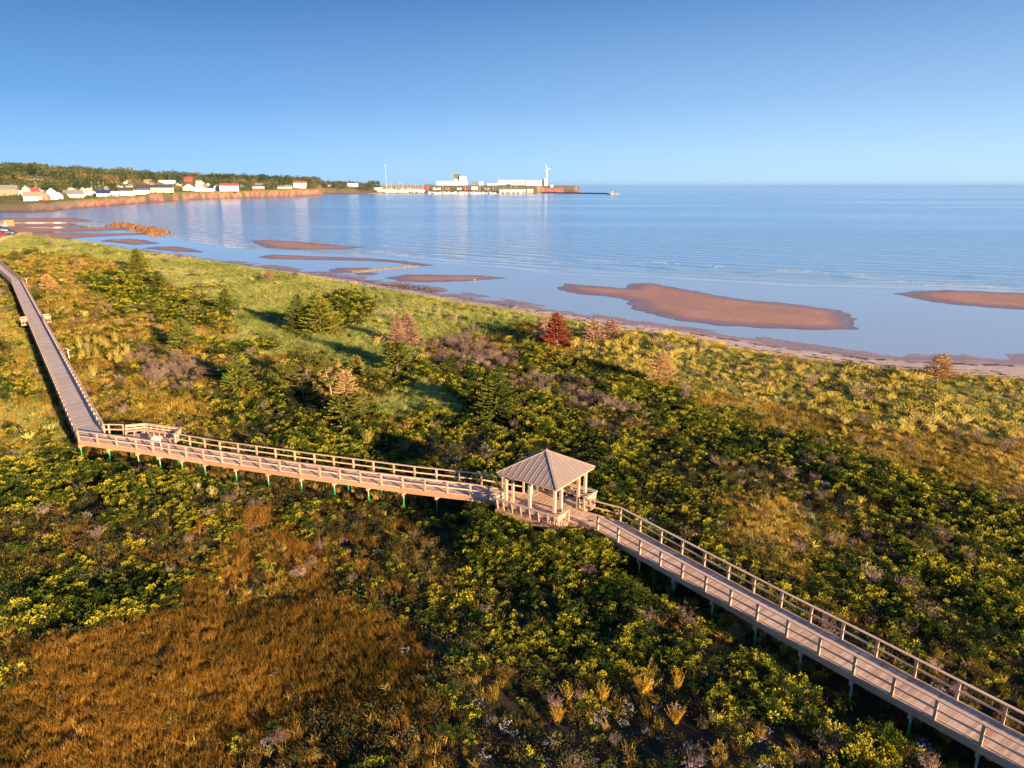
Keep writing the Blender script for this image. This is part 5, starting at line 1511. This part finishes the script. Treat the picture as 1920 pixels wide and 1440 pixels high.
# seaweed lines on the upper beach
r_ = random.Random(77); mb = MB()
for i in range(620):
    t = r_.uniform(.33, 1.0); k = t * (len(VEG_PX) - 5) + 2; j = min(len(VEG) - 2, int(k))
    a = lerp(VEG[j], VEG[j + 1], k - j)
    tx, ty = VEG[j + 1][0] - VEG[j][0], VEG[j + 1][1] - VEG[j][1]; Lq = math.hypot(tx, ty); tx /= Lq; ty /= Lq
    line = r_.choice((1.5, 2.6, 4.0, 4.3, 6)) + r_.gauss(0, .35)
    x, y = a[0] - ty * line, a[1] + tx * line
    z = ground_at(x, y); L_, w_ = r_.uniform(.2, 1.0), r_.uniform(.06, .18)
    ang = r_.gauss(0, .35); dx, dy = tx * math.cos(ang) - ty * math.sin(ang), ty * math.cos(ang) + tx * math.sin(ang)
    mb.add([(x - dx * L_, y - dy * L_, z + .01), (x + dy * w_, y - dx * w_, z + .02), (x + dx * L_, y + dy * L_, z + .01), (x - dy * w_, y + dx * w_, z + .02), (x, y, z + .10)], [(0, 1, 4), (1, 2, 4), (2, 3, 4), (3, 0, 4)])
tag(mb.build('seaweed_wrack', plain('dry_seaweed', (.10, .06, .04), .85, .3)), 'broken dark lines of dried seaweed along the beach', 'seaweed', kind='stuff')

# people
def person(loc, rz, label, top, bottom, stride=.25, arm=.15, bend=0.0):
    root = empty('person', loc, rz, label, 'person')
    V = [(0, 0, .95), (0, .0, 1.2), (0, .02 + bend * .2, 1.42), (0, .03 + bend * .3, 1.52), (0, .05 + bend * .35, 1.66),
         (-.10, 0, .90), (-.11, stride * .4, .50), (-.11, stride * .9, .06), (-.11, stride * .9 + .14, .03),
         (.10, 0, .90), (.11, -stride * .3, .50), (.11, -stride * 1.0, .09), (.11, -stride * 1.0 + .13, .03),
         (-.19, .0, 1.42), (-.24, -arm * .5, 1.14), (-.22, -arm * .2, .90), (-.21, -arm * .1 + .03, .80),
         (.19, .0, 1.42), (.24, arm * .7, 1.15), (.22, arm * 1.5, .93), (.21, arm * 1.7, .84)]
    E_ = [(0, 1), (1, 2), (2, 3), (3, 4), (0, 5), (5, 6), (6, 7), (7, 8), (0, 9), (9, 10), (10, 11), (11, 12), (2, 13), (13, 14), (14, 15), (15, 16), (2, 17), (17, 18), (18, 19), (19, 20)]
    R_ = [.15, .14, .15, .055, .10, .10, .07, .05, .04, .10, .07, .05, .04, .075, .05, .038, .03, .075, .05, .038, .03]
    me = bpy.data.meshes.new('body'); me.from_pydata(V, E_, [])
    o = link(bpy.data.objects.new('body', me), root)
    sk = o.modifiers.new('skin', 'SKIN'); sb = o.modifiers.new('sub', 'SUBSURF'); sb.levels = 1; sb.render_levels = 1
    for i, d in enumerate(me.skin_vertices[0].data if me.skin_vertices else []): pass
    if not me.skin_vertices:
        bpy.context.view_layer.objects.active = o
    dg = bpy.context.evaluated_depsgraph_get()
    ly = me.skin_vertices[0] if me.skin_vertices else None
    if ly:
        for i, d in enumerate(ly.data): d.radius = (R_[i], R_[i] * .8)
        ly.data[0].use_root = True
    dg.update()
    ev = o.evaluated_get(dg); m2 = bpy.data.meshes.new_from_object(ev); o.modifiers.clear(); o.data = m2
    m2.materials.clear(); m2.materials.append(top); m2.materials.append(bottom); m2.materials.append(M['skin'])
    for p in m2.polygons:
        z = p.center.z; p.use_smooth = True
        p.material_index = 1 if z < .93 and abs(p.center.x) < .19 else (2 if z > 1.52 or (abs(p.center.x) > .17 and z < .9) else 0)
    mb = MB(); cx, cy, cz = 0, .03 + bend * .35, 1.72
    for i in range(4):
        a0, a1 = i * .4, (i + 1) * .4
        mb.cyl((cx, cy, cz + .11 * math.sin(a0)), (cx, cy, cz + .11 * math.sin(a1)), .115 * math.cos(a0), .115 * math.cos(a1), 10, False)
    mb.build('hat', M['white'], root)
    mb = MB(); mb.cyl((0, cy + .10, 1.66), (0, cy + .135, 1.65), .018, .01, 5); mb.build('nose', M['skin'], root)
    return root
M['skin'] = plain('skin', (.45, .28, .20), .6, .05); dk = plain('dark_clothes', (.03, .03, .045), .8, .1); jean = plain('blue_grey_clothes', (.12, .16, .24), .8, .1); orng = plain('orange_jacket', (.5, .2, .1), .8, .1)
def bspot(px, py):
    x, y = G(px, py, 0); z = max(.0, ground_at(x, y)); x, y = G(px, py, z); return (x, y, max(0, ground_at(x, y)))
person(bspot(757, 544), .7, 'person in dark clothes with a white hat walking along the wet beach', dk, dk, .22, .16)
person(bspot(140, 428), 1.2, 'person in grey-blue standing on the tidal flat beside the orange jacket', jean, dk, .12, .1)
person(bspot(146, 429.5), -1.8, 'person in an orange jacket standing on the tidal flat', orng, dk, .12, .25, .5)
# gulls
def gull(loc, rz, label):
    root = empty('gull', loc, rz, label, 'bird', 'gulls resting on the sandbars')
    mb = MB(); seg = [(-.30, .16, .01), (-.18, .17, .06), (0, .18, .09), (.12, .20, .075), (.18, .27, .05), (.24, .31, .05), (.30, .31, .02)]
    for (x0, z0, r0), (x1, z1, r1) in zip(seg[:-1], seg[1:]): mb.cyl((x0, 0, z0), (x1, 0, z1), r0, r1, 8, False)
    for s in (-1, 1): mb.cyl((0, s * .03, 0), (0, s * .03, .12), .008, .008, 4)
    mb.build('body', M['white'], root)
    mb = MB(); mb.cyl((.29, 0, .31), (.37, 0, .30), .015, .003, 5); mb.build('beak', M['goldplume'], root)
    for s in (-1, 1):
        mb = MB(); mb.add([(.08, s * .085, .22), (-.05, s * .10, .24), (-.34, s * .03, .20), (-.1, s * .09, .15), (.08, s * .08, .22), (-.05, s * .07, .25)], [(0, 1, 2, 3), (0, 1, 5), (1, 2, 5)]); mb.build('wing', M['greyroof'], root)
for px, py, lab in ((622, 457.5, 'white gull on the uppermost oval sandbar'), (890, 525.5, 'white gull at the right end of the sandbar behind the walker'), (642, 458, 'white gull beside the first one at the oval sandbar edge'), (720, 462, 'white gull standing in the shallows right of the oval sandbar')):
    gull(bspot(px, py), rnd.uniform(0, 6), lab)

# ------------------------------------------------------------------ harbour
def fx(px, Y): return (px - 960) / 1333 * (Y * CP + CAM_H * SP)
def zat(py, Y):
    v = (py - 720) / 1333; ang = math.atan(v) + PITCH
    return CAM_H - Y * math.tan(ang)
def block(name, px0, px1, py0, py1, Y, depth, wall, roof, label, cat, win=0, base=None, pitched=0.0):
    w = fx(px1, Y) - fx(px0, Y); zb = zat(py1, Y) if base is None else base; zt = zat(py0, Y)
    root = empty(name, ((fx(px0, Y) + fx(px1, Y)) / 2, Y + depth / 2, zb - 2), 0, label, cat)
    mb = MB(); mb.box(-w / 2, w / 2, -depth / 2, depth / 2, 0, zt - zb + 2); mb.build('wall', M[wall], root)
    mb = MB()
    if pitched:
        ov = .6; H = zt - zb + 2.003
        mb.add([(-w / 2 - ov, -depth / 2 - ov, H), (w / 2 + ov, -depth / 2 - ov, H), (w / 2 + ov, depth / 2 + ov, H), (-w / 2 - ov, depth / 2 + ov, H), (-w / 2 - ov, 0, H + pitched), (w / 2 + ov, 0, H + pitched)], [(3, 2, 1, 0), (0, 1, 5, 4), (2, 3, 4, 5), (0, 4, 3), (1, 2, 5)])
    else: mb.box(-w / 2 - .4, w / 2 + .4, -depth / 2 - .4, depth / 2 + .4, zt - zb + 2.003, zt - zb + 3)
    mb.build('roof', M[roof], root)
    for i in range(win):
        x = -w / 2 + (i + .5) * w / win
        q = MB(); q.box(x - w / win * .25, x + w / win * .25, -depth / 2 - .15, -depth / 2 + .05, (zt - zb) * .45 + 2, (zt - zb) * .45 + 4.5); q.build('window', M['glass'], root)
    return root
block('factory', 819, 877, 340, 346.5, 3080, 50, 'white', 'white', 'long low white factory hall below the green-topped tower', 'factory', 7)
t_ = block('factory_tower', 852, 861.5, 326, 342, 3110, 24, 'white', 'white', 'white factory tower with an olive green top', 'tower')
mb = MB(); w = fx(861.5, 3110) - fx(852, 3110); mb.box(-w / 2 - .3, w / 2 + .3, -12.6, 12.6, zat(335.5, 3110) - zat(342, 3110) + 2, zat(325.5, 3110) - zat(342, 3110) + 2.5); mb.build('green_top', plain('olive_cladding', (.12, .16, .05), .7, .05), t_)
for i in range(3):
    mb = MB(); mb.cyl((-8 + i * 7, 0, zat(325.5, 3110) - zat(342, 3110) + 2.5), (-8 + i * 7, 0, zat(324, 3110) - zat(342, 3110) + 2.5), .8, .8, 8); mb.build('vent_pipe', M['white'], t_)
block('factory_block', 861.8, 874, 331, 342, 3100, 30, 'white', 'white', 'white square factory block joined right of the green-topped tower', 'factory', 2)
for i, (a, lab) in enumerate(((898, 'white storage tank, left one of the pair right of the factory'), (903, 'white storage tank, right one of the pair right of the factory'))):
    Y = 3080; r = empty('storage_tank', (fx(a + 1.5, Y), Y, zat(346.5, Y) - 2), 0, lab, 'tank')
    h = zat(340, Y) - zat(346.5, Y) + 2; mb = MB(); mb.cyl((0, 0, 0), (0, 0, h), 3.6, 3.6, 14); mb.build('drum', M['white'], r)
    mb = MB(); mb.cyl((0, 0, h), (0, 0, h + 1.2), 3.6, .3, 14); mb.build('lid', M['white'], r)
block('grey_green_shed', 884, 894, 340, 346.5, 3085, 20, 'greyroof', 'greyroof', 'grey-green shed between the factory and the storage tanks', 'shed', 2)
block('low_white_shed', 914, 933, 344, 346.5, 3085, 20, 'white', 'white', 'low white shed left of the long warehouse', 'shed', 2)
block('warehouse', 934, 984, 337.5, 345.5, 3090, 50, 'white', 'white', 'long white warehouse with a faintly pitched roof on the headland', 'warehouse', 8, pitched=1.5)
block('glasshouse', 958, 990, 343, 346.5, 3050, 20, 'teal', 'teal', 'low pale blue glazed building in front of the warehouse', 'building', 8)
block('white_plant', 987, 1020, 339, 347.5, 3080, 36, 'white', 'white', 'white plant building between the warehouse and the wind turbine', 'factory', 5)
block('turbine_house', 1018, 1024, 335.5, 347.5, 3075, 16, 'white', 'white', 'small tall white block at the foot of the wind turbine', 'building', 1)
block('hut', 1032, 1037, 347, 350, 3330, 8, 'white', 'white', 'tiny white hut on the red headland', 'hut', 1, base=25)
block('boathouse', 936, 988, 355, 362.3, 2790, 40, 'steel', 'greyroof', 'long grey waterfront boathouse with a ribbed roof', 'boathouse', 0, base=2.5, pitched=5)
block('boathouse_annex', 988, 1000, 355.5, 362.3, 2785, 30, 'offwhite', 'white', 'cream gabled annex at the right end of the boathouse', 'boathouse', 1, base=2.5, pitched=3)
block('barn', 796.5, 803, 347, 354, 2900, 12, 'redwall', 'redroof', 'dark red barn above the marina', 'barn', 1, pitched=2)
block('marina_club', 702, 716, 352, 355, 2850, 14, 'white', 'white', 'white flat building at the left end of the marina', 'building', 3)
block('sea_wall_building', 707, 730, 355.5, 359.5, 2790, 10, 'offwhite', 'offwhite', 'pale low quay building left of the boat yard', 'building', 0)
block('harbour_shed', 870, 880, 351, 354.5, 2880, 12, 'redwall', 'redroof', 'small pink-red harbour shed behind the moored boats', 'shed', 1, pitched=2)
block('harbour_office', 884, 896, 350.5, 355, 2890, 12, 'white', 'white', 'white harbour office right of the small red shed', 'building', 2, pitched=2)
for i, (a, b_, c, lab) in enumerate([(812, 826, 'white', 'pale shed right of the red barn'), (835, 842, 'brick', 'brick coloured shed behind the marina, below the factory'), (857, 865, 'white', 'small white shed behind the marina, below the green-topped tower'), (752, 768, 'brick', 'low reddish building behind the yard masts'), (908, 918, 'tan', 'tan shed behind the moored boats, right of the harbour office')]):
    block('shed', a, b_, 352, 354.8, 2920 + 8 * i, 10, c, 'greyroof', lab, 'shed', 1, pitched=1.5)

# wind turbine
Y = 3060; r = empty('wind_turbine', (fx(1025, Y), Y, zat(348, Y) - 2), 0, 'tall white three-bladed wind turbine on the headland', 'wind turbine')
hub = zat(316, Y) - zat(348, Y) + 2
mb = MB(); mb.cyl((0, 0, 0), (0, 0, hub - 1.5), 2.6, 1.5, 16); mb.build('tower', M['white'], r)
mb = MB(); mb.box(-2, 2, -4, 5, hub - 1.6, hub + 1.9); na_ = mb.build('nacelle', M['white'], r)
mb = MB(); mb.cyl((0, -4, hub), (0, -6.5, hub), 1.8, .4, 12); mb.build('hub', M['white'], r)
for ang in (math.radians(115), math.radians(-2), math.radians(-122)):
    bl = 20.5 if ang > 1 else 17
    mb = MB(); d = Vector((math.cos(ang), 0, math.sin(ang))); s = Vector((-d.z, 0, d.x)); o_ = Vector((0, -5, hub))
    pts_ = []
    for t, w_ in ((.04, .5), (.2, .95), (.6, .6), (1, .2)):
        c = o_ + d * bl * t
        pts_ += [c - s * w_, c + Vector((0, -.35, 0)), c + s * w_, c + Vector((0, .35, 0))]
    mb.add(pts_, [(4 * i + j, 4 * i + (j + 1) % 4, 4 * i + 4 + (j + 1) % 4, 4 * i + 4 + j) for i in range(3) for j in range(4)] + [(0, 3, 2, 1), (12, 13, 14, 15)])
    mb.build('blade', M['white'], r)
# radio mast
Y = 2990; r = empty('radio_mast', (fx(725, Y), Y, zat(349, Y) - 2), 0, 'thin pale lattice radio mast behind the boat yard', 'mast')
h = zat(308.5, Y) - zat(349, Y) + 2
mb = MB()
for a in range(3):
    x, y = .9 * math.cos(a * 2.09), .9 * math.sin(a * 2.09); mb.cyl((x, y, 0), (x, y, h), .28, .28, 4)
n = 26
for i in range(n):
    for a in range(3):
        p = (.9 * math.cos(a * 2.09), .9 * math.sin(a * 2.09)); q = (.9 * math.cos((a + 1) * 2.09), .9 * math.sin((a + 1) * 2.09))
        mb.cyl((*p, h * i / n), (*q, h * (i + 1) / n), .12, .12, 3, False)
mb.build('lattice', plain('mast_grey', (.55, .56, .60), .6, .05), r)
mb = MB(); mb.box(-3.2, 3.2, -.6, .6, h - 2, h - .6); mb.build('antenna_ring', M['white'], r)

# wharf, floating docks, breakwater
mb = MB(); mb.box(fx(690, 2745), fx(1000, 2745), 2742, 2756, -1, 2.2)
tag(mb.build('wharf', plain('wharf_concrete', (.30, .24, .19), .9, .15)), 'brown quay edge along the marina', kind='structure')
Pb = [(992, 361.9), (1030, 362.3), (1080, 363.0), (1130, 363.7), (1147, 364.0)]
PP = [G(px, py, 0) for px, py in Pb]
r = empty('breakwater', (*PP[0], 0), 0, 'long low dark stone breakwater ending in a small light', 'breakwater'); O = r.location
for a, c in zip(PP[:-1], PP[1:]):
    mb = MB(); d = Vector((c[0] - a[0], c[1] - a[1], 0)).normalized(); s = Vector((-d.y, d.x, 0))
    A = Vector((a[0] - O.x, a[1] - O.y, 0)); C_ = Vector((c[0] - O.x, c[1] - O.y, 0))
    mb.hexa([A - s * 7 - Vector((0, 0, 1)), A + s * 7 - Vector((0, 0, 1)), C_ + s * 7 - Vector((0, 0, 1)), C_ - s * 7 - Vector((0, 0, 1)), A - s * 3 + Vector((0, 0, 4)), A + s * 3 + Vector((0, 0, 4)), C_ + s * 3 + Vector((0, 0, 4)), C_ - s * 3 + Vector((0, 0, 4))][0:8])
    mb.build('stone_bank', plain('dark_stone', (.10, .085, .085), .9, .3, .3), r)
rock_mass('breakwater_head', [(1136, 363.2), (1160, 363.6), (1160, 365), (1138, 364.9)], 0, 4, 90, 4.5, 'heap of tan armour stones at the tip of the breakwater', plain('armour_stone', (.42, .32, .24), .9, .3, .2), 'rocks')
x, y = G(1148, 364, 3.5); r = empty('harbour_light', (x, y, 3.5), 0, 'small white harbour light on the breakwater tip', 'beacon')
mb = MB(); mb.cyl((0, 0, 0), (0, 0, 10), 1.2, .8, 10); mb.build('tower', M['white'], r)
mb = MB(); mb.cyl((0, 0, 10), (0, 0, 12.5), 1.3, 1.3, 10); mb.build('lantern', M['redroof'], r)

# boats: one of each kind, then copies
def boat(kind, hullm, label=None):
    r = empty('sailboat' if kind == 'sail' else 'motorboat', (0, 0, 0), 0, label or '', 'boat')
    L_, W_, H_ = (11, 3.4, 1.5) if kind == 'sail' else (10, 3.4, 1.9)
    mb = MB()
    st = [(-.5, .75, 0), (-.2, 1, 0), (.2, .9, .05), (.42, .4, .25), (.5, .03, .45)]
    vs = []
    for u, w_, l_ in st:
        vs += [(u * L_, -w_ * W_ / 2, H_ + l_), (u * L_ * .94, -w_ * W_ * .28, 0), (u * L_ * .94, w_ * W_ * .28, 0), (u * L_, w_ * W_ / 2, H_ + l_)]
    fs = []
    for i in range(4):
        for j in range(3): fs.append((4 * i + j, 4 * i + 4 + j, 4 * i + 5 + j, 4 * i + 1 + j))
        fs.append((4 * i + 3, 4 * i + 7, 4 * i + 4, 4 * i))
    fs += [(0, 1, 2, 3), (19, 18, 17, 16)]
    mb.add(vs, fs); mb.build('hull', hullm, r)
    mb = MB()
    if kind == 'sail': mb.box(-1.5, 2.5, -.95, .95, H_ + .1, H_ + .75)
    else:
        mb.hexa([(-2.5, -1.3, H_ + .1), (2.6, -1.2, H_ + .1), (2.6, 1.2, H_ + .1), (-2.5, 1.3, H_ + .1), (-2.0, -1.15, H_ + 2.0), (1.2, -1.05, H_ + 2.0), (1.2, 1.05, H_ + 2.0), (-2.0, 1.15, H_ + 2.0)])
    cb_ = mb.build('cabin', M['boat_white'], r)
    if kind == 'sail':
        mb = MB(); mb.cyl((.8, 0, H_ + .6), (.8, 0, H_ + 14), .24, .16, 6); mb.build('mast', M['sail_mast'], r)
        mb = MB(); mb.cyl((.8, 0, H_ + 2.1), (-4.2, 0, H_ + 2.2), .16, .14, 6); mb.build('boom', M['sail_mast'], r)
    else:
        mb = MB(); mb.box(-1.9, 1.55, -1.22, 1.22, H_ + 1.2, H_ + 1.7); mb.build('cabin_window', M['glass'], cb_)
    return r
b0 = {('sail', 'w'): boat('sail', M['boat_white']), ('sail', 'b'): boat('sail', M['boat_blue']), ('motor', 'w'): boat('motor', M['boat_white'])}
used = set()
def put(kind, c, x, y, z, rz, s, label, group):
    k = (kind, c)
    o = b0[k]
    if k in used: o = copy_tree(b0[k])
    used.add(k)
    o.location = (x, y, z); o.rotation_euler[2] = rz; o.scale = (s, s, s); o['label'] = label; o['group'] = group
cx = ['boat yard, left of the red barn', 'docks below the red barn', 'docks below the green-topped tower', 'docks left of the boathouse']
for i in range(46):      # yard: boats on the hard with their masts up
    px = 716 + 78 * ((i + .5) / 46) + rnd.uniform(-1, 1); Y = rnd.choice((2768, 2795, 2830, 2865, 2900)); c = 'b' if i in (8, 27) else 'w'
    z = max(far_ground(px, Y), 2.0) + 1.2
    put('sail', c, fx(px, Y), Y, z, rnd.uniform(-.6, .6), rnd.uniform(1.3, 2.0) * (1.5 if i == 18 else 1), ('blue-hulled sailboat in the boat yard, left one of the two blue ones' if i == 8 else 'blue-hulled sailboat in the boat yard, right one of the two blue ones') if c == 'b' else 'white sailboat propped up in the boat yard left of the red barn', 'blue sailboats stored in the boat yard' if c == 'b' else 'white sailboats stored in the boat yard')
for i in range(46):      # afloat along the docks
    px = 800 + 130 * ((i + .5) / 46) + rnd.uniform(-1.2, 1.2); Y = rnd.choice((2660, 2690, 2715, 2732)); kd = 'motor' if i % 5 else 'sail'
    put(kd, 'w', fx(px, Y), Y, -.3, rnd.uniform(-.8, .8) + 1.57 * (i % 2), rnd.uniform(1.3, 2.2), 'white motorboat moored at the docks below the factory' if kd == 'motor' else 'white sailboat moored at the docks below the factory', 'white motorboats moored at the docks' if kd == 'motor' else 'white sailboats moored at the docks')
for i, px in enumerate((938, 946, 958, 966, 976)):
    put('motor', 'w', fx(px, 2735), 2735, -.3, 1.57 * (i % 2) + .3, 1.1, ('leftmost', 'second from left', 'middle', 'second from right', 'rightmost')[i] + ' white motorboat moored in front of the grey boathouse', 'motorboats in front of the boathouse')
# harbour lamp posts / flagpoles
for px, lab in ((770, 'pale light mast on the quay below the yard of stored sailboats'), (925, 'pale light mast on the quay just left of the grey boathouse'), (945, 'pale light mast behind the left part of the grey boathouse'), (958, 'pale light mast behind the middle of the grey boathouse'), (968, 'pale light mast behind the right part of the grey boathouse'), (1009, 'pale light mast at the root of the breakwater')):
    Y = 2800; z = max(far_ground(px, Y), 2)
    r = empty('light_mast', (fx(px, Y), Y, z), 0, lab, 'light mast', 'light masts along the quay')
    mb = MB(); mb.cyl((0, 0, 0), (0, 0, 20), .35, .25, 6); mb.build('shaft', M['sail_mast'], r)
    mb = MB(); mb.box(-1.6, 1.6, -.4, .4, 20, 20.8); mb.build('lamp_head', M['white'], r)

# ------------------------------------------------------------------ thin sea haze
mb = MB(); mb.box(-230000, 230000, -400, 95000, -5, 150)
hz = mb.build('haze', None)
hm = bpy.data.materials.new('sea_haze'); hm.use_nodes = True
hn = hm.node_tree
for n in list(hn.nodes): hn.nodes.remove(n)
ho = hn.nodes.new('ShaderNodeOutputMaterial'); hv = hn.nodes.new('ShaderNodeVolumePrincipled')
hv.inputs['Color'].default_value = (.30, .58, 1.0, 1); hv.inputs['Density'].default_value = 2e-5; hv.inputs['Anisotropy'].default_value = 0.0
hn.links.new(hv.outputs[0], ho.inputs['Volume'])
hz.data.materials.append(hm)
tag(hz, 'thin bluish sea haze over the bay', 'haze', kind='stuff')
